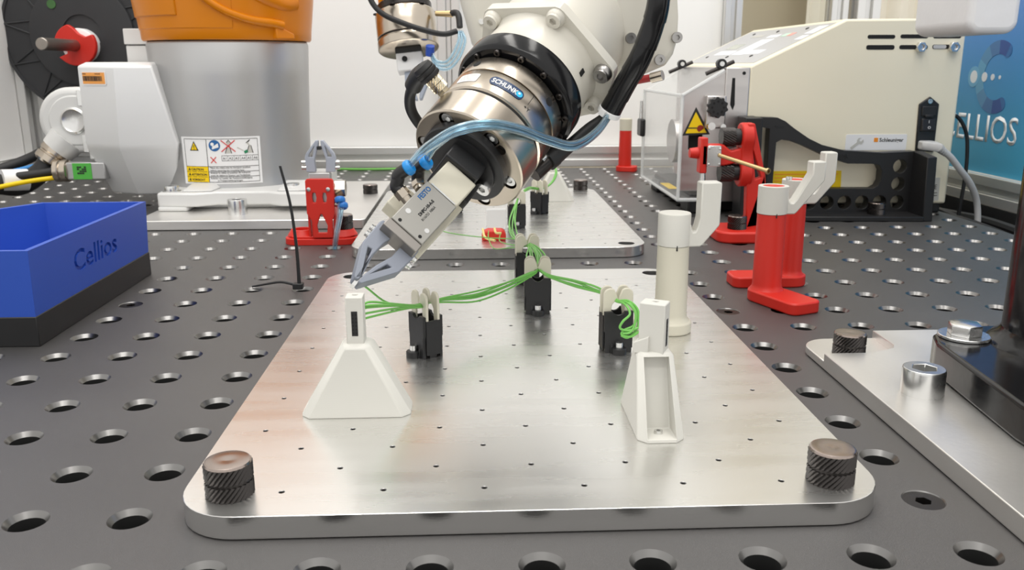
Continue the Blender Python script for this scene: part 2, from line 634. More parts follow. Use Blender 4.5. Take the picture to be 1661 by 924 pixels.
def wedge(label, x, y, z, rot, post_rot, slot_side, W=0.205):
    t = thing('connector_stand', label, 'stand', (x, y, z), rot)
    b = B()
    loft(b, [octo(-.65, .65, -.265, .265, .1, 0.0), octo(-.645, .645, -.265, .265, .1, .04),
             octo(-.17, .215, -.215, .215, .07, .85), octo(-.13, .17, -.17, .17, .06, .885)])
    b.faces.ensure_lookup_table()
    f = min((f for f in b.faces if len(f.verts) == 4 and 0.2 < f.calc_center_median().z < 0.6), key=lambda f: f.calc_center_median().x)
    bmesh.ops.inset_region(b, faces=[f], thickness=0.055, depth=0.0)
    cx = f.calc_center_median()
    vs = list(f.verts)
    r = bmesh.ops.extrude_face_region(b, geom=[f])
    nv = [g for g in r['geom'] if isinstance(g, bmesh.types.BMVert)]
    for v in nv:
        if v.co.z > 0.3:
            v.co += V((0.13, 0, -0.02))
        else:
            v.co += V((0.36, 0, -0.02))
    bmesh.ops.delete(b, geom=[f], context='FACES_ONLY')
    obj('body', b, M['white_print'], t, bevel=0.012)
    # upright housing with the connector
    m = Matrix.Translation((0.02, 0, 0.86)) @ Matrix.Rotation(post_rot - rot, 4, 'Z')
    b = B()
    h = W / 2 if slot_side == 'front' else 0.15
    ext(b, [(-h, -.115), (h, -.115), (h, .115), (-h, .115)], 0, 0.59, [ring(0.035, 12, 0.0, 0.03)], m=m)
    obj('housing', b, M['white_print'], t, bevel=0.012)
    b = B()
    if slot_side == 'front':
        box(b, -.036, .036, -.119, -.09, .12, .42, m)
        pins = [(-.018 + .036 * (i % 2), .155 + .045 * (i // 2)) for i in range(12)]
        o = obj('connector', b, M['black_plastic'], t)
        for px, pz in pins:
            pb = B(); box(pb, px - .010, px + .010, -.1205, -.11, pz - .012, pz + .012, m)
            obj('contact', pb, M['dark'], o)
    else:
        box(b, .13, .1535, -.03, .035, .08, .40, m)
        o = obj('connector', b, M['black_plastic'], t)
        for i in range(6):
            pb = B(); box(pb, .15, .155, -.01, .015, .10 + .048 * i, .13 + .048 * i, m)
            obj('contact', pb, M['dark'], o)
        b = B(); hexa(b, [(-.2, -.16, 0), (-.02, -.16, 0), (-.02, .1, 0), (-.2, .1, 0)], [(-.2, -.16, .12), (-.02, -.16, .21), (-.02, .1, .21), (-.2, .1, .12)], m)
        obj('ledge', b, M['white_print'], t, bevel=0.01)
    b = B(); socket_head(b, 0.05, 0.045, Matrix.Translation((-0.43, 0.0, 0.018)), n=16)
    obj('screw', b, M['steel'], t)
    return t


wedge('ivory wedge shaped connector stand on the left of the front plate', -1.01, 10.075, 0.25, 0.0, 0.0, 'front')
wedge('ivory connector stand on the right of the front plate, its screw channel facing forward', 2.488, 9.585, 0.25, PI / 2, math.radians(-27), 'side')
wedge('blurred ivory connector stand at the back of the second plate behind the robot sensor', 2.86, 26.7, 0.25, 0.0, 0.0, 'front')

# ------------------------------------------------------------------ wire comb holders


def petal(sx):
    p = [(-.222, .42), (-.222, .85)] + arc(-.122, .855, .10, 180, 48, 9) + [(-.002, .80)]
    p += arc(0, .665, .100, 91, 178, 8) + [(-.10, .60), (-.13, .42)]
    return [(sx * x, z) for x, z in p]


XZ = Matrix(((1, 0, 0, 0), (0, 0, -1, 0), (0, 1, 0, 0), (0, 0, 0, 1)))   # (x, z, depth) -> x, -depth, z


def holder(label, x, y, z, rot, group='black wire holders with cream jaws'):
    t = thing('wire_holder', label, 'holder', (x, y, z), rot, group)
    b = B()
    body = [(-.20, 0), (.20, 0), (.20, .30), (.215, .33), (.215, .62), (.13, .62)] + arc(0, .665, .102, -25, -155, 10) + [(-.215, .62), (-.215, .33), (-.20, .30)]
    ext(b, body, .10, .15, m=XZ)
    ext(b, body, -.17, -.13, m=XZ)
    box(b, -.20, .20, -.04, .07, 0, .33)
    for s in (-1, 1):
        box(b, s * .215 - .012, s * .215 + .012, -.10, .13, .05, .56)
        hexa(b, [(s * .10 - .02, -.19, 0), (s * .10 + .02, -.19, 0), (s * .10 + .02, -.1, 0), (s * .10 - .02, -.1, 0)],
             [(s * .10 - .015, -.105, .3), (s * .10 + .015, -.105, .3), (s * .10 + .015, -.1, .3), (s * .10 - .015, -.1, .3)])
    obj('body', b, M['black_print'], t, bevel=0.012)
    b = B()
    lathe(b, [(.105, 0), (.105, .085), (.095, .095)], 24, Matrix.Translation((0, -.20, 0)))
    box(b, -.09, .09, -.20, -.08, 0, .08)
    obj('foot', b, M['black_print'], t)
    b = B(); socket_head(b, .055, .085, Matrix.Translation((0, -.2, .09)), n=20)
    obj('screw', b, M['steel'], t)
    for d0, d1 in ((.055, .096), (-.126, -.085)):
        for sx in (-1, 1):
            b = B(); ext(b, petal(sx), d0, d1, m=XZ)
            obj('jaw', b, M['cream_print'], t, bevel=0.012)
    return t


H = [holder('wire holder turned sideways behind the left ivory stand', -.30, 12.14, .25, math.radians(-58)),
     holder('nearer wire holder in the middle where green wires fan out', 1.485, 14.27, .25, math.radians(-2)),
     holder('wire holder with curled green wire ends next to the right ivory stand', 2.49, 12.22, .25, math.radians(6)),
     holder('middle wire holder at the far edge of the front plate', 1.43, 16.3, .25, math.radians(3)),
     holder('blurred wire holder on the second plate, half hidden by the robot sensor', 1.52, 22.2, .25, math.radians(4)),
     holder('blurred wire holder in front of the far ivory connector stand', 2.26, 24.3, .25, math.radians(-50)),
     holder('wire holder on the second plate hidden behind the gripper, only its black base showing', -.12, 24.6, .25, 0)]

# ------------------------------------------------------------------ hook posts


def stadium(r, L, z0, z1, rot, bm, tip=0.16):
    pts = arc(0, 0, r, 90, 270, 14) + arc(L - tip, -r + tip, tip, -90, 0, 5) + arc(L - tip, r - tip, tip, 0, 90, 5)
    return ext(bm, pts, z0, z1, m=Matrix.Rotation(rot, 4, 'Z'))


def sect(p, d, side, a, bq, c):
    """chamfered rectangular section at p, normal d"""
    d = V(d).normalized(); s = V(side); u = d.cross(s).normalized()
    q = [(-a + c, -bq), (a - c, -bq), (a, -bq + c), (a, bq - c), (a - c, bq), (-a + c, bq), (-a, bq - c), (-a, -bq + c)]
    return [V(p) + s * x + u * y for x, y in q]


def hook_post(label, x, y, z, r, seam, top, arm_rot, foot_rot, foot_len, m_post, m_head, m_cap=None, foot_r=0.33, foot_h=0.2, reach=.53, rise=.95, half=.125, group=None, tiny=False):
    t = thing('hook_post', label, 'post', (x, y, z), 0, group)
    b = B(); stadium(foot_r, foot_len, 0, foot_h, foot_rot, b)
    obj('foot', b, m_post, t, bevel=0.03)
    b = B(); lathe(b, [(r + .05, foot_h), (r + .01, foot_h + .05), (r, foot_h + .1), (r * .97, seam - .004)], 40)
    obj('column', b, m_post, t)
    R = Matrix.Rotation(arm_rot, 4, 'Z')
    b = B()
    if m_cap:
        ext(b, ring(r * 1.02, 40), seam, top, [ring(r * .72, 32)])
    else:
        lathe(b, [(r * 1.0, seam), (r * 1.0, top - .02), (r * .97, top)], 40)
    obj('head', b, m_head, t, bevel=0.01)
    if m_cap:
        b = B(); lathe(b, [(r * .715, seam), (r * .715, top - .006)], 32)
        obj('core', b, m_cap, t)
    # forked arm: out of the head's side, up at a slant, then straight up
    h = half
    bz = (reach + h - .40) * 1.15
    out = [(.0, -.01), (.38, -.01), (.42, .015), (reach + h, bz), (reach + h, rise), (reach - h, rise), (reach - h, bz + .12)]
    q0, q1 = (reach - h, bz + .12), (.40, .20)
    out += [(.40, min(.26, bz)), (.345, .20), (.30, .20), (.265, .24), (.245, .32), (.0, .32)] if reach > .6 else [(.335, .30), (.30, .22), (.265, .21), (.24, .26), (.23, .34), (.0, .34)]
    b = B(); ext(b, [(x, z + seam) for x, z in out], -.135, .135, m=Matrix.Rotation(arm_rot, 4, 'Z') @ XZ)
    obj('arm', b, m_head, t, bevel=0.045, seg=1)
    if r > .2:
        b = B(); hexa(b, [(-.012, -r - .004, seam - .05), (.012, -r - .004, seam - .05), (.012, -r + .02, seam - .05), (-.012, -r + .02, seam - .05)],
                      [(-.006, -r - .006, seam + .03), (.006, -r - .006, seam + .03), (.006, -r + .02, seam + .03), (-.006, -r + .02, seam + .03)])
        obj('alignment_mark', b, M['ink'], t)
    return t


hook_post('all white hook post standing on the right far part of the front plate', 3.495, 13.1, .25, .25, 1.385, 1.89, math.radians(3), math.radians(140), .6, M['cream_print'], M['white_print'], None, .33, .19, .52, .97, .155)
hook_post('nearer red hook post with white forked head, its foot pointing forward', 5.93, 15.75, 0, .268, 1.66, 2.175, math.radians(5), math.radians(-68), 1.12, M['red_print'], M['white_print'], M['red_print'], .34, .22, .80, .95)
p = hook_post('farther red hook post with white forked head and small bolt on top', 6.78, 16.95, 0, .25, 1.66, 2.13, math.radians(3), math.radians(180), 1.2, M['red_print'], M['white_print'], M['red_print'], .34, .22, .64, 1.0)
b = B(); socket_head(b, .06, .06, Matrix.Translation((-.17, -.1, 2.13)), n=16)
obj('bolt', b, M['steel'], p)
t = thing('marker_post', 'plain red post with cream top standing by the back rail', 'post', (6.73, 36.2, 0))
b = B(); stadium(.36, .5, 0, .22, math.radians(-20), b); obj('foot', b, M['red_print'], t, bevel=.03)
b = B(); lathe(b, [(.27, .2), (.25, 1.68)], 32); obj('column', b, M['red_print'], t)
b = B(); lathe(b, [(.255, 1.68), (.255, 2.14), (.23, 2.17)], 32); obj('cap', b, M['cream_print'], t)

# ------------------------------------------------------------------ right plate with column
t = thing('mounting_plate', 'thick aluminium mounting plate at the right edge with a notched corner', 'plate', (8.5, 9, 0))
lowo = [(5.5, 4.0), (12.5, 4.0), (12.5, 12.95), (6.0, 12.95)] + arc(5.95, 12.5, .45, 95, 175, 8)
ear = [(5.5, 11.8), (6.9, 11.8), (6.9, 12.95), (6.0, 12.95)] + arc(5.95, 12.5, .45, 95, 175, 8)
b = B(); ext(b, ear, 0.012, 0.13, [ring(.19, 24, 6, 12.2)])
hi = [(5.5, 4.0), (12.5, 4.0), (12.5, 12.955), (6.70, 12.955), (6.70, 12.25), (6.62, 12.1), (6.2, 11.9), (5.5, 11.9)]
ext(b, hi, 0.012, 0.25)
obj('plate', b, M['alu_raw'], t, world=True, bevel=0.012)
knob('black knurled knob in the corner notch of the right mounting plate', 6, 12.2, 0.13, .34)


def cap_screw(label, x, y, z, r, h, mt=None):
    t = thing('cap_screw', label, 'screw', (x, y, z))
    b = B(); socket_head(b, r, h, hexr=.6, n=36)
    obj('screw_head', b, mt or M['steel'], t, bevel=0.012)
    return t


cap_screw('large silver hexagon socket cap screw on the right mounting plate', 6.13, 10.3, .25, .262, .34)
t = thing('black_column', 'glossy black painted column on a triangular welded foot at the right edge', 'column', (8.6, 9.6, .25))
fo = [(6.63, 10.95), (6.78, 11.35), (7.05, 11.6), (7.45, 11.72), (9.8, 11.7), (10.6, 10.8), (10.6, 6.5), (9.6, 5.9), (7.5, 5.9), (6.45, 8.3), (6.42, 8.8)]
b = B(); ext(b, fo, .25, .70); obj('foot_plate', b, M['gloss_black'], t, world=True, bevel=.05, seg=3)
b = B(); rod(b, (8.38, 10.7, .7), (8.38, 10.7, 14), .9, n=64)
obj('pillar', b, M['gloss_black'], t, world=True)
b = B(); lathe(b, [(1.08, .695), (1.02, .76), (.94, .82), (.9, .90)], 64, Matrix.Translation((8.38, 10.7, 0)), caps=False)
obj('weld_seam', b, M['gloss_black'], t, world=True)
t = thing('hex_bolt', 'silver hexagon head bolt with washer on the black foot', 'bolt', (7.12, 11.18, .70))
b = B(); ext(b, ring(.335, 40), 0, .045, [ring(.14, 24)]); obj('washer', b, M['steel'], t, bevel=.01)
b = B(); loft(b, [[(x, y, .045) for x, y in ring(.225, 6, a0=.25)], [(x, y, .185) for x, y in ring(.225, 6, a0=.25)], [(x, y, .205) for x, y in ring(.19, 6, a0=.25)]])
obj('bolt_head', b, M['steel'], t, bevel=.012)

# ------------------------------------------------------------------ blue box with black base
t = thing('storage_box', 'blue printed open box with embossed lettering on a black base at the left', 'box', (-8.2, 16, 0))
X0, X1, Y0, Y1 = -10.6, -6.5, 13.55, 18.45


def boxring(z, d, i=0.0):
    return [(X0 - d + i, Y0 - d + i, z), (X1 + d - i - (0), Y0 - d + i, z), (X1 + d - i, Y1 + d - i, z), (-8.55 - d + i, Y1 + d - i, z), (X0 - d + i, 15.35 + i * .0, z)]


b = B()
loft(b, [boxring(.49, 0), boxring(1.56, .04), boxring(1.56, -.05), boxring(.62, -.09)])
bl = obj('tray', b, M['blue_print'], t, world=True, smooth=20)
# engraved lettering on the right face
tb = text('Cellios', .52, None, None, axes((X1 + .022, 15.0, .86), (0, 1, 0), (0, 0, 1), (1, 0, 0)), .06, sx=1.3, bold=.008)
bmesh.ops.translate(tb, vec=(-.045, 0, 0), verts=tb.verts)
cut = obj('cutter', tb, M['blue_print'], t, world=True, smooth=0)
md = bl.modifiers.new('engrave', 'BOOLEAN'); md.operation = 'DIFFERENCE'; md.object = cut; md.solver = 'EXACT'
C.view_layer.update()
dg = C.evaluated_depsgraph_get()
nm = bpy.data.meshes.new_from_object(bl.evaluated_get(dg))
for q in nm.polygons:
    q.use_smooth = False
if len(nm.polygons) > 50:
    bl.modifiers.clear(); bl.data = nm
cm = cut.data
bpy.data.objects.remove(cut); bpy.data.meshes.remove(cm)
b = B(); loft(b, [boxring(.0, .015), boxring(.49, .015)])
obj('base', b, M['black_plastic'], t, world=True, bevel=.015)

# ------------------------------------------------------------------ cable tie standing on the table
t = thing('cable_tie', 'black cable tie with its long tail standing upright on the table', 'cable tie', (-3.09, 17.0, 0))
b = B(); box(b, -.10, .10, -.09, .09, 0.012, .13); obj('tie_head', b, M['black_plastic'], t, bevel=.015)
b = B()
pts = spline([(0.02, 0, .1), (.02, 0, .6), (0, 0, 1.1), (-.06, 0, 1.75), (-.20, 0, 2.45)], 8)
loft(b, [sect(p, (0, 0, 1), (1, 0, 0), .035 - .012 * i / len(pts), .016, .006) for i, p in enumerate(pts)])
obj('tail', b, M['black_plastic'], t)
b = B(); tube(b, [(-.08, 0, .1), (-.35, .05, .14), (-.65, .1, .09), (-.95, .16, .025)], lambda s: .03 - .012 * s, 8)
obj('loop', b, M['black_plastic'], t)
# ------------------------------------------------------------------ wire stripping machine
M['cream'] = mat('cream_enamel', (0.83, 0.77, 0.60), 0, 0.38, 0.02, 20, 0.05, 900)
M['ss'] = mat('brushed_stainless', (0.60, 0.575, 0.56), 1.0, 0.36, 0.06, 20, 0, 0, 0.05, stretch=(1, 1, 12))
M['yellow'] = mat('yellow_sign', (0.85, 0.58, 0.0), 0, 0.45, 0.01)
M['white_label'] = mat('white_label', (0.80, 0.80, 0.80), 0, 0.45, 0.01)
M['grey_label'] = mat('grey_label', (0.52, 0.51, 0.47), 0, 0.5, 0.02)
M['grey_plastic'] = mat('grey_plastic', (0.50, 0.50, 0.50), 0, 0.45, 0.03)
M['acrylic'] = mat('clear_acrylic', (0.90, 0.92, 0.92), 0, 0.05, 0, alpha=.13)
M['acrylic_edge'] = mat('acrylic_edge', (0.88, 0.90, 0.90), 0, 0.15, 0, alpha=.5)
M['orange_ink'] = mat('orange_ink', (0.85, 0.28, 0.02), 0, 0.5)
M['brass'] = mat('brass', (0.70, 0.52, 0.27), 1.0, 0.3, 0.08, 60)
M['overlay'] = mat('grey_overlay', (0.46, 0.46, 0.46), 0, 0.35, 0.02)
XZW = lambda y: axes((0, y, 0), (1, 0, 0), (0, 0, 1), (0, -1, 0))     # xz drawing plane at y, raised towards the viewer

t = thing('wire_stripper', 'cream wire stripping machine with sloped key panel and steel nose on the right', 'machine', (11, 29, 0))
b = B()
ext(b, [(8.31, .35), (14.5, .28), (14.5, 5.58), (11.0, 5.56), (8.31, 4.27)], -33.6, -25.2, m=XZW(0))
obj('housing', b, M['cream'], t, world=True, bevel=.07, seg=3)
for fx, fy in ((7.3, 26.0), (7.3, 30.5), (13.9, 25.8), (13.9, 32.8)):
    b = B(); box(b, fx - .5, fx + .5, fy - .5, fy + .5, 0, .4)
    obj('foot', b, M['rubber'], t, world=True, bevel=.05)
b = B(); box(b, 6.9, 8.6, 25.7, 31, .05, .55); obj('nose_base', b, M['black_plastic'], t, world=True, bevel=.05)
b = B(); box(b, 7.63, 8.33, 25.17, 31.2, .4, 4.24)
obj('front_channel', b, M['ss'], t, world=True, bevel=.03)
b = B(); ext(b, [(7.80, 3.2), (7.88, 3.05), (7.93, 3.2), (7.90, 3.95), (7.82, 3.95)], 0, .012, m=XZW(25.172)); obj('slot', b, M['dark'], t, world=True)
b = B(); ext(b, ring(.05, 14, 8.15, 4.08), 0, .012, m=XZW(25.172)); obj('slot', b, M['dark'], t, world=True)
b = B(); ext(b, [(6.47, .72), (7.70, .72), (7.70, 4.17), (6.47, 3.5)], 0, .08, [[(6.66, 1.92), (7.06, 1.92), (7.06, 2.45), (6.66, 2.45)]], m=XZW(25.30))
obj('side_plate', b, M['ss'], t, world=True, bevel=.02)
b = B(); box(b, 6.6, 7.2, 25.5, 25.6, 1.8, 2.6); obj('recess', b, M['dark'], t, world=True)
# acrylic nose cover
b = B(); box(b, 6.38, 6.46, 25.22, 30.8, .5, 3.5); obj('cover_front', b, M['acrylic'], t, world=True, bevel=.02)
b = B(); hexa(b, [(6.38, 25.22, 3.42), (7.6, 25.22, 4.12), (7.6, 30.8, 4.12), (6.38, 30.8, 3.42)], [(6.38, 25.22, 3.50), (7.6, 25.22, 4.20), (7.6, 30.8, 4.20), (6.38, 30.8, 3.50)])
obj('cover_top', b, M['acrylic'], t, world=True, bevel=.02)
b = B(); ext(b, [(6.46, .5), (7.6, .5), (7.6, 4.12), (6.46, 3.44)], 0, .08, m=XZW(30.8)); obj('cover_side', b, M['acrylic'], t, world=True)
b = B(); box(b, 6.38, 7.6, 25.22, 30.8, .42, .5); obj('cover_bottom', b, M['acrylic'], t, world=True, bevel=.02)
for e0, e1 in (((6.42, 25.22, .46), (6.42, 25.22, 3.46)), ((6.42, 25.22, .46), (6.42, 30.8, .46)), ((6.42, 25.22, 3.46), (6.42, 30.8, 3.46)), ((6.42, 25.22, .46), (7.6, 25.22, .46)), ((6.42, 25.22, 3.46), (7.6, 25.22, 4.16)), ((6.42, 30.8, .46), (6.42, 30.8, 3.46))):
    b = B(); rod(b, e0, e1, .055, .055, 8); obj('cover_edge', b, M['acrylic_edge'], t, world=True)
b = B(); box(b, 6.6, 7.1, 27.2, 28.6, .505, .512); obj('yellow_label', b, M['yellow'], t, world=True, label='yellow label lying on the bottom of the clear cover')
b = B(); rod(b, (6.9, 28.5, 1.9), (7.7, 28.5, 1.9), .7, .7, 28); obj('blade_head', b, M['ss'], t, world=True)
for yy in (25.55, 30.4):        # cover latches
    b = B(); rod(b, (7.15, yy, 4.06), (7.95, yy, 4.40), .06, .06, 12)
    o = obj('latch', b, M['black_oxide'], t, world=True)
    b = B(); rod(b, (7.58, yy - .1, 4.34), (7.58, yy + .1, 4.34), .14, .14, 18); obj('latch_knob', b, M['black_plastic'], o, world=True)
    b = B(); rod(b, (7.58, yy - .12, 4.34), (7.58, yy + .12, 4.34), .07, .07, 14); obj('latch_pin', b, M['steel'], o, world=True)
b = B(); box(b, 6.2, 6.38, 30.2, 30.9, 1.9, 2.5); obj('side_knob', b, M['black_plastic'], t, world=True, bevel=.06)
b = B(); rod(b, (6.28, 30.6, 2.5), (6.28, 30.6, 3.1), .07, .05, 12); obj('side_lever', b, M['steel'], t, world=True)
# key panel on the slope
sl = V((2.69, 0, 1.29)); L = sl.length; sl.normalize()
PM = axes((8.31, 25.2, 4.27), sl, (0, 1, 0), V((-1.29, 0, 2.69)).normalized())
PM = axes((8.31, 25.2, 4.27), (0, -1, 0), sl, V((-1.29, 0, 2.69)).normalized())


def pquad(s0, s1, t0, t1, h, mt, name, parent=t):
    q = 6.2
    bm = B(); ext(bm, [(-t0 * q, s0 * L), (-t0 * q, s1 * L), (-t1 * q, s1 * L), (-t1 * q, s0 * L)], 0.0, h, m=PM)
    return obj(name, bm, mt, parent, world=True)


ov = pquad(.07, .93, .04, 1.30, .012, M['overlay'], 'key_panel')
kw = mat('white_key', (0.82, 0.83, 0.88), 0, 0.4, 0.01)
for s0, s1, t0, t1, mt in ((.27, .37, .74, 1.06, kw), (.26, .64, .50, .70, kw), (.27, .365, .26, .50, kw), (.73, .78, .82, 1.03, M['grey_label']),
                           (.68, .75, .53, .70, kw), (.69, .76, .40, .48, mat('green_key', (.55, .8, .62), 0, .4)), (.69, .76, .33, .395, mat('red_key', (.8, .35, .3), 0, .4)),
                           (.57, .66, .05, .14, kw), (.70, .87, .06, .17, kw), (.42, .55, .84, 1.05, mat('lcd', (.48, .50, .43), 0, .2))):
    pquad(s0, s1, t0, t1, .02, mt, 'key', ov)
for s, q in ((.22, 1.11), (.21, .69), (.22, .29), (.83, 1.1), (.84, .71), (.84, .29)):
    b = B(); lathe(b, [(.06, 0), (.06, .02), (.04, .03)], 14, PM @ Matrix.Translation((-q * 6.2, s * L, .01))); obj('panel_screw', b, M['black_oxide'], ov, world=True)
# vents
for x0, x1, z0, z1 in ((11.64, 12.44, 5.02, 5.13), (12.59, 13.40, 5.03, 5.14), (13.54, 14.36, 5.03, 5.14), (11.63, 12.45, 4.72, 4.85), (12.59, 13.42, 4.73, 4.85), (13.55, 14.37, 4.74, 4.86)):
    b = B(); ext(b, rrect(x0, x1, z0, z1, .055, 5), 0, .015, m=XZW(25.21)); o = obj('vent_slot', b, M['dark'], t, world=True)
b = B(); ext(b, rrect(13.57, 13.95, 4.75, 4.85, .045, 5), 0, .012, m=XZW(25.19)); obj('bracket_seen_inside', b, M['grey_plastic'], t, world=True)
for x in (13.18, 14.14):
    b = B(); ext(b, ring(.15, 6, x, 4.79), 0, .16, [ring(.075, 14, x, 4.79)], m=XZW(25.2)); box(b, x - .07, x + .07, 25.1, 25.2, 4.72, 4.86)
    obj('hex_standoff', b, M['steel'], t, world=True, bevel=.015)
# power inlet
b = B(); ext(b, [(13.37, 1.86), (13.93, 1.82), (13.93, 3.2), (13.63, 3.42), (13.33, 3.2)], 0, .06, m=XZW(25.2)); inl = obj('power_inlet', b, M['black_plastic'], t, world=True, bevel=.03)
b = B(); socket_head(b, .07, .04, axes((13.63, 25.14, 3.28), (1, 0, 0), (0, 0, 1), (0, -1, 0)), n=16); obj('screw', b, M['steel'], inl, world=True)
b = B(); box(b, 13.42, 13.85, 25.1, 25.15, 2.86, 3.14); box(b, 13.52, 13.76, 25.07, 25.12, 2.82, 2.9); obj('fuse_drawer', b, M['rubber'], inl, world=True, bevel=.02)
b = B(); hexa(b, [(13.43, 25.14, 2.42), (13.86, 25.14, 2.42), (13.86, 25.14, 2.8), (13.43, 25.14, 2.8)], [(13.46, 25.04, 2.45), (13.83, 25.04, 2.45), (13.83, 25.1, 2.78), (13.46, 25.1, 2.78)]); obj('rocker_switch', b, M['black_plastic'], inl, world=True, bevel=.015)
text('I', .12, M['white_label'], inl, axes((13.62, 25.06, 2.66), (1, 0, 0), (0, 0, 1), (0, -1, 0)), .01)
text('O', .11, M['white_label'], inl, axes((13.60, 25.035, 2.50), (1, 0, 0), (0, 0, 1), (0, -1, 0)), .01)


def sticker(name, pts, mt, y=25.2, h=.012, parent=None, label=None):
    bm = B(); ext(bm, pts, 0, h, m=XZW(y)); return obj(name, bm, mt, parent or t, world=True, label=label)


lb = sticker('maker_label', rrect(11.28, 13.10, 1.88, 2.34, .04, 3), M['white_label'])
sticker('orange_square', [(12.12, 2.12), (12.24, 2.12), (12.24, 2.24), (12.12, 2.24)], M['orange_ink'], 25.188, .006, lb)
text('Schleuniger', .155, M['ink'], lb, axes((12.28, 25.187, 2.125), (1, 0, 0), (0, 0, 1), (0, -1, 0)), .004, bold=.003)
b = B(); ext(b, [(11.42, 1.96), (11.48, 1.90), (11.68, 2.06), (11.76, 2.05), (11.82, 2.12), (11.80, 2.20), (11.74, 2.14), (11.69, 2.15), (11.69, 2.20), (11.74, 2.24), (11.66, 2.24), (11.61, 2.17), (11.62, 2.12)], 0, .005, m=XZW(25.188))
obj('wrench_symbol', b, M['grey_label'], lb, world=True)
yl = sticker('yellow_label', [(9.1, .80), (11.26, .80), (11.24, 1.29), (9.1, 1.29)], M['yellow'])
for i, wd in enumerate((1.9, 1.6, 1.8)):
    sticker('print_line', [(9.25, 1.18 - i * .1), (9.25 + wd, 1.18 - i * .1), (9.25 + wd, 1.205 - i * .1), (9.25, 1.205 - i * .1)], M['orange_ink'], 25.188, .004, yl)
gl2 = sticker('rating_label', [(13.62, .38), (14.26, .38), (14.24, 1.06), (13.62, 1.06)], M['grey_label'])
text('CE', .2, M['ink'], gl2, axes((13.98, 25.187, .72), (1, 0, 0), (0, 0, 1), (0, -1, 0)), .004, sx=.8)
for i in range(2):
    sticker('print_line', [(13.95, .6 - i * .08), (14.2, .6 - i * .08), (14.2, .62 - i * .08), (13.95, .62 - i * .08)], M['ink'], 25.188, .004, gl2)
ws = sticker('warning_sign', [(6.47, 2.33), (7.27, 2.36), (6.83, 3.14)], M['ink'], 25.22)
sticker('sign_face', [(6.555, 2.395), (7.17, 2.41), (6.83, 3.0)], M['yellow'], 25.208, .006, ws)
sticker('blade_symbol', [(6.6, 2.53), (6.88, 2.53), (6.88, 2.56), (6.6, 2.56)], M['ink'], 25.202, .005, ws)
sticker('hand_symbol', arc(6.98, 2.53, .10, 0, 250, 10) + [(6.93, 2.42)], mat('dark_red_ink', (.25, .02, .01), 0, .5), 25.202, .005, ws)
# feed wheel
b = B(); box(b, 7.08, 7.64, 25.0, 25.22, 2.55, 3.46); bx2 = obj('wheel_bracket', b, M['ss'], t, world=True, bevel=.03)
b = B()
pts = []
for i in range(40):
    r = .30 if (i // 2) % 2 else .26
    pts.append((7.36 + r * math.cos(2 * PI * i / 40), 3.14 + r * math.sin(2 * PI * i / 40)))
ext(b, pts, 0, .16, m=XZW(24.99)); o = obj('feed_wheel', b, M['black_plastic'], t, world=True, bevel=.01)
for i in range(8):
    a = 2 * PI * i / 8
    b = B(); ext(b, ring(.035, 8, 7.36 + .17 * math.cos(a), 3.14 + .17 * math.sin(a)), 0, .01, m=XZW(24.83)); obj('wheel_hole', b, M['dark'], o, world=True)
b = B(); rod(b, (7.2, 25.1, 2.62), (7.2, 24.8, 2.62), .11, .11, 16); rod(b, (7.55, 25.1, 2.60), (7.55, 24.85, 2.60), .08, .08, 14); obj('roller', b, M['steel'], t, world=True)

# ------------------------------------------------------------------ black stop bracket in front of the machine
t = thing('stop_bracket', 'black curved stop bracket with round holes in front of the cream machine', 'bracket', (10.7, 24.5, 0))
oc = []
arm = [(8.45, 2.88), (9.05, 2.86), (9.28, 2.76), (9.55, 2.56), (10.0, 2.27), (10.39, 2.09), (11.08, 1.92), (12.2, 1.85), (13.15, 1.89), (13.35, 1.86)]
win = [(9.16, .84), (12.01, .82), (12.15, .9), (12.22, 1.06), (12.22, 1.35), (12.12, 1.5), (11.9, 1.54), (11.19, 1.55), (10.5, 1.78), (9.9, 2.05), (9.5, 2.20), (9.2, 2.24), (9.06, 2.17), (9.04, 1.0)]
hl = [ring(.2, 22, x, .42) for x in (9.64, 10.16, 10.68, 11.2, 11.72, 12.24, 12.76)] + [ring(.2, 22, 12.74, z) for z in (.95, 1.46)]
b = B(); ext(b, [(8.45, .0), (13.35, .0)] + arm[::-1], 0, .36, [win, [(8.60, .5), (8.86, .5), (8.84, 2.55), (8.60, 2.6)]] + hl, m=XZW(25.06))
obj('web', b, M['black_print'], t, world=True, bevel=.025)
b = B(); ext(b, [(8.42, 24.08), (13.12, 23.74), (13.35, 24.9), (8.42, 24.9)], 0, .14); obj('flange', b, M['black_print'], t, world=True, bevel=.025)
b = B(); hexa(b, [(7.92, 24.05, 0), (8.44, 24.0, 0), (8.46, 25.0, 0), (7.98, 25.0, 0)], [(7.92, 24.05, 2.9), (8.40, 24.0, 2.9), (8.46, 25.0, 2.9), (7.98, 25.0, 2.9)]); obj('end_post', b, M['black_print'], t, world=True, bevel=.03)
b = B(); ext(b, [(23.78, .0), (25.0, 0), (25.0, 1.87), (24.7, 1.9), (23.9, 1.8)], 0, .28, m=axes((13.10, 0, 0), (0, 1, 0), (0, 0, 1), (1, 0, 0))); obj('end_gusset', b, M['black_print'], t, world=True, bevel=.025)
b = B(); box(b, 9.0, 9.25, 24.68, 24.72, 2.6, 2.64); obj('raised_mark', b, M['black_print'], t, world=True)
text('105', .2, M['rubber'], t, axes((10.9, 24.70, 1.93 - .25), (1, 0, 0), (0, 0, 1), (0, -1, 0)), .02)
knob('black knurled knob standing on the flange of the black stop bracket', 12.0, 24.35, .14, .34)

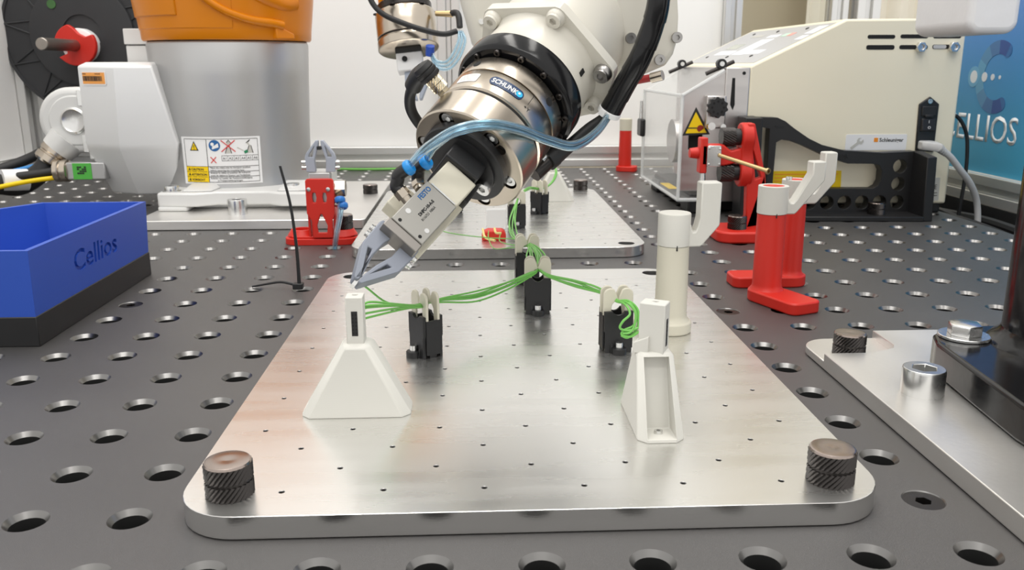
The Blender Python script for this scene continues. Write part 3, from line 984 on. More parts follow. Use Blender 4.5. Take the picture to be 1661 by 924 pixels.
# ------------------------------------------------------------------ red wire guide
t = thing('wire_guide', 'red wire guide stand with black knurled rollers and a brass tube', 'guide', (7.2, 21.6, 0))
b = B(); ext(b, rrect(6.5, 8.1, 20.95, 22.4, .4, 6), 0, .29); obj('foot', b, M['red_print'], t, world=True, bevel=.05)
b = B()
ext(b, [(7.38, .25), (7.95, .25), (7.80, 1.6), (7.45, 2.9), (7.28, 2.9)], -.13, .13, [[(7.62, .4), (7.88, .4), (7.74, 1.3)], [(7.55, 1.5), (7.7, 1.55), (7.45, 2.2)]], m=XZW(21.85))
obj('arm', b, M['red_print'], t, world=True, bevel=.03)
MY = axes((7.0, 0, 0), (0, 1, 0), (0, 0, 1), (1, 0, 0))
b = B(); ext(b, arc(21.95, 2.55, .36, -40, 220, 14) + [(21.72, 2.1)] + arc(21.95, 1.66, .36, 140, 400, 14) + [(22.2, 2.1)], .15, .45, m=MY); obj('roller_plate', b, M['red_print'], t, world=True, bevel=.04)
for z in (2.55, 1.66):
    b = B(); knurled(b, .24, -.38, -.05, 48, 6, .012, axes((7.05, 21.95, z), (0, 1, 0), (0, 0, 1), (1, 0, 0)))
    o = obj('roller', b, M['black_oxide'], t, world=True, smooth=0)
    b = B(); rod(b, (6.95, 21.95, z), (7.2, 21.95, z), .21, .21, 28); obj('roller_shoulder', b, M['black_plastic'], o, world=True)
b = B(); ext(b, [(6.15, 1.85), (6.75, 1.85), (7.2, 1.95), (7.2, 2.3), (6.9, 2.22), (6.7, 2.38), (6.15, 2.38)], -.2, .2, m=XZW(21.95)); obj('clamp', b, M['red_print'], t, world=True, bevel=.04)
b = B(); box(b, 6.12, 6.3, 21.75, 22.1, 1.66, 2.55); obj('clamp_jaw', b, M['red_print'], t, world=True, bevel=.03)
b = B(); rod(b, (5.9, 22.0, 2.15), (6.2, 22.0, 2.15), .12, .16, 18); obj('nozzle', b, M['red_print'], t, world=True)
b = B(); ext(b, rrect(6.27, 6.62, 1.84, 2.36, .04, 3), 0, .06, m=XZW(21.72)); pl = obj('steel_plate', b, M['steel'], t, world=True, bevel=.01)
for x, z in ((6.31, 2.3), (6.58, 2.28), (6.31, 1.9), (6.58, 1.9)):
    b = B(); lathe(b, [(.03, 0), (.03, .03), (.015, .04)], 12, axes((x, 21.66, z), (1, 0, 0), (0, 0, 1), (0, -1, 0))); obj('plate_screw', b, M['steel'], pl, world=True)
b = B(); rod(b, (6.24, 21.9, 1.7), (6.24, 21.9, 1.2), .06, .09, 14); rod(b, (6.24, 21.9, 1.45), (6.24, 21.9, 1.38), .1, .1, 14); obj('clamp_screw', b, M['steel'], t, world=True)
b = B()
d = (V((7.385, 20.3, 1.875)) - V((6.572, 21.66, 2.125)))
fm = frame((6.572, 21.66, 2.125), d)
lathe(b, [(.05, 0), (.05, d.length - .06), (.075, d.length - .05), (.075, d.length), (.04, d.length), (.04, d.length - .1)], 18, fm)
obj('brass_tube', b, M['brass'], t, world=True, label='thin brass guide tube pointing to the front right')
knob('black knurled knob on the foot of the red wire guide', 7.08, 21.5, .29, .34)

# ------------------------------------------------------------------ cords behind the machine
t = thing('mains_plug', 'grey mains plug with ribbed strain relief and lead in the inlet of the cream machine', 'plug', (13.5, 24.95, 2.0))
b = B(); loft(b, [sect((13.62, 25.14, 2.03), (0, -1, 0), (1, 0, 0), .20, .13, .04), sect((13.62, 24.9, 2.03), (0, -1, 0), (1, 0, 0), .20, .13, .04), sect((13.70, 24.78, 2.02), (.6, -1, 0), (1, 0, 0), .17, .12, .04), sect((13.86, 24.72, 1.98), (1, -.2, -.2), (0, 1, 0), .12, .12, .04)])
obj('plug_body', b, M['grey_plastic'], t, world=True, bevel=.03)
for i in range(6):
    q = V((13.84, 24.72, 1.98)).lerp(V((14.16, 24.72, 1.74)), i / 5)
    b = B(); rod(b, q, q + V((.035, 0, -.026)), .135 - .012 * i, .13 - .012 * i, 16); obj('relief_rib', b, M['grey_plastic'], t, world=True)
b = B(); tube(b, [(13.84, 24.72, 1.98), (14.2, 24.72, 1.72), (14.55, 24.75, 1.35), (14.95, 24.85, .95), (15.3, 25.0, .45), (15.42, 25.0, -.1), (15.42, 24.9, -.9)], .095, 12)
obj('lead', b, M['grey_plastic'], t, world=True)
b = B(); tube(b, [(14.55, 26.0, 2.9), (14.99, 26.0, 2.78), (15.3, 26, 2.35), (15.42, 26, 1.8), (15.46, 26, 1.0), (15.40, 26, -.2), (15.35, 26, -1)], .055, 10)
tag(obj('black_cord', b, M['rubber'], None), 'thin black cord hanging behind the cream machine in front of the blue banner', 'cord')
b = B()
for i in range(7):
    tube(b, [(14.75 + i * .24, 19 + k * 2.1, -.55 + .12 * math.sin(i * 2.1 + k * 1.3) + .07 * (i % 3)) for k in range(8)], .14, 8, 4)
o = tag(obj('cable_tangle', b, M['rubber'], None), 'tangle of black cables in the trough right of the table', 'cables')
o['kind'] = 'stuff'
b = B(); box(b, 14.52, 16.5, 14, 36, -1.2, -1.0); box(b, 16.45, 16.52, 14, 36, -1.2, .02)
tag(obj('cable_trough', b, M['rubber'], None), 'dark cable trough between the table edge and the right rail', 'trough')

# ------------------------------------------------------------------ banner on the right wall
nb = bpy.data.materials.new('banner_print'); nb.use_nodes = True
nt = nb.node_tree; pr = nt.nodes['Principled BSDF']; pr.inputs['Roughness'].default_value = .4
tc = nt.nodes.new('ShaderNodeTexCoord'); sp = nt.nodes.new('ShaderNodeSeparateXYZ'); nt.links.new(tc.outputs['Object'], sp.inputs[0])
mr = nt.nodes.new('ShaderNodeMapRange'); nt.links.new(sp.outputs['Z'], mr.inputs[0]); mr.inputs[1].default_value = .8 * S; mr.inputs[2].default_value = 5.6 * S
cr = nt.nodes.new('ShaderNodeValToRGB'); nt.links.new(mr.outputs[0], cr.inputs[0])
cr.color_ramp.elements[0].color = (.06, .36, .56, 1); cr.color_ramp.elements[1].color = (.085, .22, .58, 1)
nt.links.new(cr.outputs[0], pr.inputs['Base Color'])
bn = thing('banner', 'blue banner with white lettering and a ring logo on the right cell wall', 'banner', (16.8, 25, .9))
b = B(); box(b, 16.76, 16.80, 14, 31.0, .93, 12); obj('sheet', b, nb, bn, world=True)
BX = axes((16.755, 0, 0), (0, -1, 0), (0, 0, 1), (-1, 0, 0))
text('CELLIOS', 1.18, M['white_label'], bn, axes((16.755, 29.95, 1.93), (0, -1, 0), (0, 0, 1), (-1, 0, 0)), .006, sx=.96, bold=.008)
lightblue = mat('pale_blue_ink', (.17, .42, .62), 0, .4); midblue = mat('mid_blue_ink', (.05, .16, .38), 0, .4)
cy, cz = -27.2, 3.92
for k in range(8):
    a0, a1 = 62 + k * 29.5, 62 + (k + 1) * 29.5
    mid = 1 - abs(k - 3.5) / 3.5
    mm = mat('logo_blue', tuple(p * (1 - mid) + q * mid for p, q in zip((.05, .10, .30), (.16, .42, .60))), 0, .4)
    b = B(); ext(b, arc(cy, cz, 1.12, a0, a1, 8) + arc(cy, cz, .70, a1, a0, 8), 0, .005, m=BX); obj('logo_ring', b, mm, bn, world=True)
for a in (62, 298):
    b = B(); ext(b, ring(.21, 18, cy + .91 * math.cos(math.radians(a)), cz + .91 * math.sin(math.radians(a))), 0, .0045, m=BX); obj('logo_ring', b, midblue, bn, world=True)
b = B(); ext(b, ring(.33, 28, -28.45, cz), 0, .007, m=BX); obj('logo_dot', b, lightblue, bn, world=True)
for y, r in ((-28.45, .20), (-27.85, .15), (-27.4, .10), (-27.02, .06)):
    b = B(); ext(b, ring(r, 24, y, cz), 0, .009, m=BX); obj('logo_dot', b, M['white_label'], bn, world=True)
b = B(); ext(b, rrect(11.03, 12.17, 4.95, 9, .28, 8), -1.2, 1.2, m=XZW(20.2))
tag(obj('hanging_housing', b, mat('textured_white_paint', (.74, .74, .75), 0, .45, .03, 40, .9, 90), None, bevel=.14, seg=4), 'white textured rounded housing hanging at the top right before the banner', 'housing')
# ------------------------------------------------------------------ orange robot on its base plate
M['cast'] = mat('silver_cast_paint', (0.50, 0.50, 0.50), 0.8, 0.38, 0.02, 30, 0.12, 1500)
M['light_cast'] = mat('light_grey_cast', (0.66, 0.66, 0.65), 0.15, 0.4, 0.02, 30, 0.1, 1500)
M['orange'] = mat('orange_enamel', (0.62, 0.195, 0.0), 0, 0.3, 0.02, 20, spec=0.4)
M['nickel'] = mat('nickel_plate', (0.52, 0.46, 0.385), 1.0, 0.24, 0.06, 60)  # warm reflections of the surroundings mixed into the base colour
M['pale_brass'] = mat('pale_brass', (0.66, 0.60, 0.46), 1.0, 0.26, 0.08, 60)
M['blue_ink'] = mat('blue_ink', (0.02, 0.12, 0.33), 0, 0.5)
M['red_ink'] = mat('red_ink', (0.65, 0.03, 0.03), 0, 0.5)
t = thing('base_plate', 'aluminium base plate under the orange robot, left of the red gripper stand', 'plate', (-7, 27.5, 0))
b = B(); ext(b, rrect(-8.72, -2.55, 23.5, 31.5, .12, 3), .012, .27); obj('plate', b, M['alu_raw'], t, world=True, bevel=.02)
cap_screw('silver cap screw standing on the robot base plate in front of the grey robot foot', -6.22, 24.55, .27, .27, .42)
knob('black knurled knob on the robot base plate, behind the red gripper stand', -2.95, 28.4, .27, .3)

RC = (-7.1, 28.3)
t = thing('robot_arm', 'orange robot arm on a silver column at left, its steel sensor head hanging top centre', 'robot', (RC[0], RC[1], .27))
rb = t
b = B()
fo = [(-8.6, 25.05), (-7.5, 25.0), (-7.0, 25.3), (-5.5, 25.3), (-5.1, 25.0), (-3.9, 25.0), (-3.6, 25.4), (-3.6, 27.2), (-4.4, 27.8), (-4.4, 31), (-8.7, 31), (-8.7, 26.3)]
ext(b, [(-7.75, 25.6), (-4.2, 25.6), (-4.2, 31), (-8.6, 31), (-8.6, 26.6), (-8.0, 26.6)], .272, .42)
ext(b, fo, .40, .80)
for x0, x1 in ((-8.62, -7.75), (-4.3, -3.6)):
    ext(b, rrect(x0, x1, 25.03, 26.4, .1, 3), .272, .42)
obj('foot', b, M['light_cast'], t, world=True, bevel=.06, seg=3)
for x0, x1, yy in ((-8.0, -7.1, 25.25), (-5.3, -4.4, 25.25)):
    b = B(); loft(b, [[(x0, yy, .8), (x1, yy, .8), (x1 + .1, yy + 1.2, .8), (x0, yy + 1.2, .8)], [(x0 + .1, yy + .1, .87), (x1 - .3, yy + .2, .87), (x1 - .1, yy + 1.1, 1.0), (x0 + .1, yy + 1.1, 1.0)]]); obj('foot_pad', b, M['light_cast'], t, world=True, bevel=.06)
for x, y in ((-8.3, 25.45), (-3.95, 25.5), (-4.9, 25.8)):
    b = B(); socket_head(b, .2, .16, Matrix.Translation((x, y, .8)), n=20); lathe(b, [(.26, 0), (.26, .03)], 24, Matrix.Translation((x, y, .79))); obj('foot_bolt', b, M['steel'], t, world=True)
b = B(); lathe(b, [(2.36, .6), (2.28, .95), (2.27, 1.3), (2.30, 2.5), (2.36, 4.0), (2.40, 4.92), (2.36, 5.0)], 96, Matrix.Translation((RC[0], RC[1], 0))); obj('column', b, M['cast'], t, world=True)
b = B(); lathe(b, [(2.34, 4.99), (2.34, 5.04)], 96, Matrix.Translation((RC[0], RC[1], 0))); obj('joint_gap', b, M['dark'], t, world=True)
# orange shoulder
b = B(); lathe(b, [(2.46, 5.03), (2.5, 5.08), (2.52, 5.35), (2.62, 6.2), (2.7, 7.2), (2.6, 8.4), (1.6, 9.2)], 96, Matrix.Translation((RC[0], RC[1], 0)))
sh = obj('shoulder', b, M['orange'], t, world=True)


def onshell(a, z, r):      # a: angle to the right of straight ahead
    return V((RC[0] + r * math.sin(a), RC[1] - r * math.cos(a), z))


def shell_patch(a0, a1, z0, z1, r, th, mt, name, n=14, parent=None):
    bm = B()
    ri, ro = [], []
    rr = lambda z: 2.52 + (z - 5.35) * (.1 / .85) if z > 5.35 else 2.5 + (z - 5.08) * .07
    for k in range(n + 1):
        a = a0 + (a1 - a0) * k / n
        ri.append([onshell(a, z0, rr(z0) - .03), onshell(a, z1, rr(z1) - .03), onshell(a, z1, rr(z1) + th), onshell(a, z0, rr(z0) + th)])
    loft(bm, ri)
    return obj(name, bm, mt, parent or t, world=True, bevel=.03)


shell_patch(-1.25, .32, 5.33, 7.2, 0, .02, M['orange'], 'cover_panel', parent=sh)
shell_patch(-1.2, -.28, 5.68, 7.2, 0, .06, M['orange'], 'raised_panel', parent=sh)
b = B()
tube(b, [onshell(a, z, r) for a, z, r in ((-.10, 6.6, 2.72), (.05, 6.15, 2.66), (.25, 5.80, 2.60), (.5, 5.58, 2.56), (.75, 5.50, 2.55), (.9, 5.44, 2.55))], lambda s: .09 + .05 * s, 12)
obj('curved_ridge', b, M['orange'], sh, world=True)
b = B(); tube(b, [onshell(.35, 7.1, 2.62), onshell(.5, 6.5, 2.52), onshell(.7, 6.2, 2.46), onshell(.95, 6.05, 2.42), onshell(1.15, 6.1, 2.42)], .26, 16)
obj('shoulder_fillet', b, M['orange'], sh, world=True)
b = B(); p0, p1 = onshell(.82, 5.33, 2.55), onshell(1.05, 5.12, 2.6)
hexa(b, [onshell(.78, 5.06, 2.45), onshell(1.05, 5.06, 2.45), onshell(1.05, 5.06, 2.66), onshell(.8, 5.06, 2.66)], [onshell(.78, 5.5, 2.45), onshell(1.05, 5.22, 2.45), onshell(1.05, 5.22, 2.64), onshell(.8, 5.46, 2.60)])
obj('stop_lug', b, M['orange'], sh, world=True, bevel=.04)
# junction box on the column's left front
y0 = 26.0
b = B()
topo = lambda s, z: [(-10.9 * s[0], s[1], z)]


def jring(z, xl, xm, xr, yl, ym, yr):
    return [(xl, yl, z), (xm, ym, z), (xr, yr, z), (xr - .1, 28.2, z), (xl + .1, 28.2, z)]


loft(b, [jring(.52, -10.75, -9.75, -8.62, 27.3, 26.75, 26.9), jring(1.93, -11.05, -9.83, -8.26, 26.6, 25.95, 26.15), jring(2.10, -11.06, -9.82, -8.22, 26.55, 25.9, 26.1), jring(4.30, -11.04, -9.75, -8.75, 26.55, 25.9, 26.1), jring(4.42, -10.85, -9.72, -8.85, 26.75, 26.2, 26.35)])
jb = obj('junction_box', b, mat('silver_box_paint', (.78, .785, .785), .2, .42, .02, 30, .12, 1500), t, world=True, bevel=.05, seg=3, smooth=25)
b = B()
d = (V((-9.75, 25.9, 4.3)) - V((-11.04, 26.55, 4.3))).normalized()
FM = axes((-11.04, 26.54, 0), d, (0, 0, 1), d.cross(V((0, 0, 1))))
ext(b, rrect(.16, 1.12, 3.77, 4.17, .05, 3), 0, .012, m=FM); lab = obj('orange_label', b, M['white_label'], jb, world=True, label='orange code label with white rim')
b = B(); ext(b, [(.20, 3.81), (1.08, 3.81), (1.08, 4.13), (.20, 4.13)], 0, .018, m=FM)
random.seed(3)
x = .22
b2 = B()
while x < .98:
    wd = random.choice((.012, .02, .03)); ext(b2, [(x, 3.89), (x + wd, 3.89), (x + wd, 4.03), (x, 4.03)], .018, .024, m=FM); x += wd + random.choice((.012, .02))
box(b2, .2, .35, 4.08, 4.1, .018, .022, FM); box(b2, .7, .92, 4.08, 4.1, .018, .022, FM)
obj('label_ground', b, mat('orange_label', (.85, .36, .08), 0, .5), jb, world=True)
obj('label_bars', b2, M['ink'], jb, world=True)
b = B(); box(b, -10.25, -9.45, 28.3, 29.2, 4.3, 4.92); obj('connector_block', b, M['light_cast'], t, world=True, bevel=.03)
b = B(); box(b, -10.28, -9.42, 28.25, 29.25, 4.95, 5.42); obj('connector_block', b, M['light_cast'], t, world=True, bevel=.03)
# warning label wrapped round the column


def lab_pt(a, z, r=2.292):
    return onshell(a, z, r)


A0, A1, Z0, Z1 = -.47, .55, .92, 2.30
LW = 2.29 * (A1 - A0)


def wrap(bm, r0=2.30):
    """bend a flat drawing (x right, y up, z out) round the column"""
    for v in bm.verts:
        a = A0 + v.co.x / 2.29
        z = Z0 + v.co.y
        r = r0 + .012 * (z - 1.3) / 1.3 + v.co.z
        v.co = onshell(a, z, r)
    return bm


def flat(pts, h, name, mt, parent, base=0.006, sub=8):
    bm = B(); ext(bm, pts, base, base + h)
    bmesh.ops.triangulate(bm, faces=bm.faces[:])
    for k in range(3 if sub else 0):
        es = [e for e in bm.edges if abs(e.verts[0].co.x - e.verts[1].co.x) > .3]
        if es:
            bmesh.ops.subdivide_edges(bm, edges=es, cuts=1)
            bmesh.ops.triangulate(bm, faces=bm.faces[:])
    return obj(name, wrap(bm), mt, parent, world=True)


R4 = lambda x0, x1, y0, y1: [(x0, y0), (x1, y0), (x1, y1), (x0, y1)]
wl = flat(R4(0, LW, 0, Z1 - Z0), .008, 'warning_label', M['white_label'], t, 0)
wl['label'] = 'white warning label with yellow caution fields'
LH = Z1 - Z0
flat(R4(.10, .80, .06, .52), .006, 'yellow_field', M['yellow'], wl, .008)
flat(R4(.80, .815, .06, LH - .06), .004, 'print_rule', M['ink'], wl, .008)
for y in (.06, .215, .365, .52, LH - .06):
    flat(R4(.10, LW - .08, y - .006, y + .006), .003, 'print_rule', M['ink'], wl, .014)
for x in (.10, LW - .08):
    flat(R4(x - .005, x + .005, .06, LH - .06), .003, 'print_rule', M['ink'], wl, .008)
for i, wd in enumerate(('VORSICHT', 'ATTENTION', 'CAUTION')):
    bm = text(wd, .088, None, None, Matrix.Translation((.265, .10 + i * .152, .014)), .004, bold=.002)
    obj('lettering', wrap(bm), M['ink'], wl, world=True, smooth=0)
    flat([(.16, .10 + i * .152), (.24, .10 + i * .152), (.20, .18 + i * .152)], .003, 'small_triangle', M['ink'], wl, .014)
for i, s in enumerate(('avant de defaire la fixation aux fondations', 'Amener le robot en position de transport', 'before removing the mounting base', 'Move the robot into its transport position')):
    bm = text(s, .068, None, None, Matrix.Translation((.86, .235 + i * .075, .010)), .003, sx=.98)
    obj('lettering', wrap(bm), M['ink'], wl, world=True, smooth=0)
for i, s in enumerate(('in Transportstellung bringen', 'Roboter vor Loesen der Fundamentbefestigung')):
    bm = text(s, .066, None, None, Matrix.Translation((.86 + .2 * (1 - i), .085 + i * .068, .010)), .003, sx=.93)
    obj('lettering', wrap(bm), M['ink'], wl, world=True, smooth=0)
flat([(.28, .98), (.56, .98), (.42, 1.26)], .004, 'warning_triangle', M['ink'], wl, .008)
flat([(.325, 1.005), (.515, 1.005), (.42, 1.205)], .004, 'warning_triangle', M['yellow'], wl, .012)
flat(R4(.41, .43, 1.06, 1.14), .003, 'warning_mark', M['ink'], wl, .016); flat(R4(.41, .43, 1.02, 1.04), .003, 'warning_mark', M['ink'], wl, .016)
flat(ring(.165, 24, 1.04, 1.13), .004, 'mandatory_sign', M['blue_ink'], wl, .008)
flat(ring(.05, 12, .98, 1.17), .003, 'reader_symbol', M['white_label'], wl, .012)
flat([(.96, 1.02), (1.16, 1.08), (1.14, 1.2), (1.04, 1.13), (.98, 1.12)], .003, 'reader_symbol', M['white_label'], wl, .012)
for cx, s in ((1.42, 1), (2.02, -1)):     # small robot pictograms
    flat([(cx - .1, .9), (cx + .1, .9), (cx + .07, .98), (cx + .04, 1.1), (cx + .1 * s, 1.2), (cx + .02, 1.3), (cx - .05, 1.22), (cx + .0, 1.1), (cx - .07, .98)], .003, 'robot_symbol', M['grey_label'], wl, .008)
    for q in ([(cx - .1, .9), (cx - .08, .9), (cx + .0, 1.12), (cx - .02, 1.12)], [(cx + .08, .9), (cx + .1, .9), (cx + .05, 1.12), (cx + .03, 1.12)], [(cx - .04, 1.22), (cx + .02, 1.3), (cx + .1 * s, 1.2), (cx + .09 * s, 1.19), (cx + .02, 1.27), (cx - .03, 1.21)]):
        flat(q, .003, 'robot_symbol', M['ink'], wl, .012)
flat([(1.88, .88), (1.98, .93), (1.94, 1.0), (1.85, .95)], .004, 'green_symbol', mat('green_ink', (.02, .22, .10), 0, .5), wl, .012)
for a, c in (((1.23, 1.28), (1.62, .95)), ((1.23, .95), (1.62, 1.28))):
    dx, dy = c[0] - a[0], c[1] - a[1]; l = math.hypot(dx, dy); ux, uy = -dy / l * .013, dx / l * .013
    flat([(a[0] + ux, a[1] + uy), (a[0] - ux, a[1] - uy), (c[0] - ux, c[1] - uy), (c[0] + ux, c[1] + uy)], .003, 'red_cross', M['red_ink'], wl, .016)
for a, c in (((.90, .80), (1.06, .62)), ((.90, .62), (1.06, .80))):
    dx, dy = c[0] - a[0], c[1] - a[1]; l = math.hypot(dx, dy); ux, uy = -dy / l * .012, dx / l * .012
    flat([(a[0] + ux, a[1] + uy), (a[0] - ux, a[1] - uy), (c[0] - ux, c[1] - uy), (c[0] + ux, c[1] + uy)], .003, 'red_cross', M['red_ink'], wl, .012)
flat([(1.66, 1.06), (1.69, 1.08), (1.85, .98), (1.83, .96)], .003, 'wrench_symbol', M['grey_label'], wl, .008)
for i in range(6):
    x0 = 1.22 + i * .172
    for q in (R4(x0, x0 + .172, .83, .84), R4(x0, x0 + .172, .68, .69), R4(x0, x0 + .008, .68, .84)):
        flat(q, .003, 'table_rule', M['ink'], wl, .008)
    bm = text(random.choice(('A1', 'A2', 'A3', 'A4')) if i < 0 else 'A%d' % (i + 1), .1, None, None, Matrix.Translation((x0 + .03, .72, .008)), .003)
    obj('lettering', wrap(bm), M['ink'], wl, world=True, smooth=0)
# hanging head of the orange robot: flange, steel sensor, spare gripper
ax2 = V((-.10, .30, .95)).normalized()
HM = frame((-1.32, 25, 4.72), ax2, (0, 1, 0))          # z up along the head, origin at the sensor's underside
b = B(); lathe(b, [(.60, 1.22), (.70, 1.30), (.70, 1.5), (.72, 1.9), (.80, 3), (.9, 5)], 48, HM); obj('wrist', b, M['orange'], t, world=True)
b = B(); lathe(b, [(.74, 1.06), (.76, 1.08), (.76, 1.24), (.74, 1.26)], 48, HM); obj('wrist_flange', b, M['black_oxide'], t, world=True)
b = B(); lathe(b, [(.80, 0), (.84, .03), (.84, .24), (.81, .27), (.81, .29)], 56, HM); lathe(b, [(.83, .33), (.83, .62), (.83, .98), (.81, 1.02), (.74, 1.06)], 56, HM)
sn = obj('force_sensor', b, M['nickel'], t, world=True, label='brushed steel round sensor with black groove', bevel=.01)
b = B(); lathe(b, [(.79, .2), (.79, .4)], 48, HM); obj('groove', b, M['black_oxide'], sn, world=True)
for k in range(6):
    a = k * PI / 3 + .2
    b = B(); socket_head(b, .085, .02, HM @ Matrix.Translation((.79 * math.cos(a), .79 * math.sin(a), 1.03)), n=18); obj('bolt', b, M['black_oxide'], sn, world=True)
b = B(); ext(b, [(-.36, -.25), (.36, -.25), (.36, .25), (-.36, .25)], -.12, 0.0, m=HM); obj('adapter', b, M['black_plastic'], t, world=True)
b = B(); ext(b, [(-.36, -.22), (.36, -.22), (.36, .22), (-.36, .22)], -.62, -.12, m=HM); sg = obj('gripper_body', b, M['white_label'], t, world=True, bevel=.03)
wv = lambda p: HM @ V(p)
b = B(); lathe(b, [(.075, 0), (.075, .03)], 18, frame((-1.42, 24.66, 4.49), (0, -1, 0))); obj('hole', b, M['dark'], sg, world=True)
for s in (-1, 1):
    b = B(); ext(b, [(s * .30, 0), (s * .05, 0), (s * .04, -.2), (s * .08, -.45), (s * .02, -.8), (s * .09, -.8), (s * .32, -.35)], -.1, .1, m=axes(wv((0.12, 0, -.62)), HM.to_3x3().col[0], HM.to_3x3().col[2], HM.to_3x3().col[1])); obj('finger', b, mat('grey_print', (.33, .37, .44), 0, .5, .03), t, world=True, bevel=.02)
# its black lead, elbow plug and blue air hoses
K = lambda pts: [V(p) for p in pts]
b = B(); tube(b, [(-2.25, 24.2, 6.3), (-2.2, 24.1, 5.95), (-1.9, 24.05, 5.62), (-1.3, 24.05, 5.36), (-.7, 24.1, 5.18), (-.3, 24.2, 5.12), (.02, 24.3, 5.2)], .075, 10)
obj('black_lead', b, M['rubber'], t, world=True)
b = B(); rod(b, (-2.35, 24.25, 6.15), (-2.1, 24.25, 6.5), .13, .13, 16); obj('lead_boot', b, M['rubber'], t, world=True)
b = B(); rod(b, (-.55, 24.85, 5.68), (-.1, 24.7, 5.66), .07, .09, 14); obj('brass_nipple', b, M['brass'], t, world=True)
b = B(); tube(b, [(-.12, 24.7, 5.68), (.02, 24.6, 5.68), (.08, 24.5, 5.55), (.10, 24.4, 5.3)], .085, 12); obj('elbow_plug', b, M['rubber'], t, world=True)
M['hose'] = mat('blue_air_hose', (0.70, 0.87, 0.97), 0, 0.08, 0.02, 40, trans=0.95, ior=1.42)
for k in range(3):
    o_ = k * .09
    b = B(); hose(b, [(.08 + o_ * .4, 24.3, 5.2), (.06 + o_, 24.2, 4.95), (-.1 + o_, 24.1, 4.6 - o_ * .5), (-.3 + o_ * .5, 24.1, 4.40 - o_), (-.55, 24.2, 4.45 - o_), (-.68, 24.4, 4.68 - o_ * .6)], .042)
    obj('air_hose', b, M['hose'], t, world=True)
b = B(); rod(b, (-.72, 24.45, 4.58), (-.70, 24.35, 4.82), .12, .12, 16); obj('hose_fitting', b, M['blue_print'], t, world=True)

# ------------------------------------------------------------------ connectors and cables left of the robot
t = thing('cable_connector', 'grey round hooded multi pole connector with metal gland and thick black cable beside the robot', 'connector', (-11.6, 27.3, 2.8))
b = B()
HO = axes((-11.68, 27.6, 2.72), (1, 0, 0), (0, 0, 1), (0, -1, 0))
ext(b, arc(0, 0, .98, 90, 270, 22) + [(.5, -.98), (.5, .98)], -.3, .45, m=HO)
hd = obj('hood', b, M['light_cast'], t, world=True, bevel=.18, seg=4)
b = B(); ext(b, arc(.1, 0, .74, 90, 270, 20) + [(.45, -.74), (.45, .74)], .4, .49, m=HO); obj('hood_lid', b, M['light_cast'], hd, world=True, bevel=.04)
b = B(); lathe(b, [(.36, .45), (.40, .53), (.34, .57), (.28, .53), (.05, .53)], 32, HO @ Matrix.Translation((.12, 0, 0))); obj('locking_eye', b, M['steel'], hd, world=True)
b = B(); box(b, .28, .46, .42, .9, .44, .50, HO); box(b, .3, .48, -.95, -.42, .44, .52, HO); obj('locking_lever', b, M['steel'], hd, world=True, bevel=.02)
b = B(); lathe(b, [(.12, 0), (.12, .12)], 16, frame((-11.0, 27.3, 3.68), (0, 0, 1))); obj('yellow_cap', b, M['yellow'], hd, world=True)
b = B(); rod(b, (-11.95, 27.4, 2.15), (-12.25, 27.3, 1.82), .55, .48, 28); obj('neck', b, M['light_cast'], t, world=True)
dd = V((-.30, -.15, -.40)).normalized(); p = V((-12.22, 27.3, 1.86))
b = B(); lathe(b, [(.42, 0), (.46, .04), (.46, .2), (.42, .24), (.42, .28), (.45, .3), (.45, .48), (.38, .55)], 14, frame(p, dd)); obj('gland', b, M['nickel'], t, world=True)
b = B(); tube(b, [p + dd * .45, p + dd * .9, p + dd * 1.5 + V((-.25, 0, .1)), (-13.9, 26.2, .95), (-14.9, 25.6, .75), (-16.2, 25.0, .66)], .30, 18); obj('cable', b, M['rubber'], t, world=True)
b = B(); q0 = p + dd * 1.15 + V((-.08, 0, .0)); q1 = V((-13.6, 26.37, 1.03)); rod(b, q0.lerp(q1, .15), q0.lerp(q1, .95), .325, .325, 20); obj('cable_sleeve', b, M['white_label'], t, world=True)
t = thing('data_connector', 'small steel connector with green label plugged into the robot base at the left', 'connector', (-11.4, 26.9, 1.3))
b = B(); box(b, -11.75, -10.6, 26.6, 27.0, 1.0, 1.52); obj('body', b, M['cast'], t, world=True, bevel=.04)
b = B(); box(b, -11.55, -11.0, 26.585, 26.6, 1.02, 1.5); g = obj('green_label', b, mat('green_label', (.08, .42, .06), 0, .5), t, world=True, label='bright green label')
b = B()
for i in range(4):
    for j in range(4):
        if (i * 3 + j * 5) % 4 != 1:
            box(b, -11.42 + i * .07, -11.36 + i * .07, 26.575, 26.586, 1.18 + j * .06, 1.225 + j * .06)
obj('dark_print', b, M['ink'], g, world=True)
b = B(); lathe(b, [(.28, 0), (.34, .04), (.34, .2), (.30, .24), (.34, .28), (.34, .4), (.25, .46)], 12, frame((-11.72, 26.8, 1.26), (-1, 0, -.02))); obj('gland', b, M['nickel'], t, world=True)
b = B(); box(b, -11.05, -10.55, 26.7, 27.2, 1.6, 1.95); box(b, -11.0, -10.5, 26.8, 27.2, 2.0, 2.2); obj('socket_block', b, M['light_cast'], t, world=True, bevel=.03)
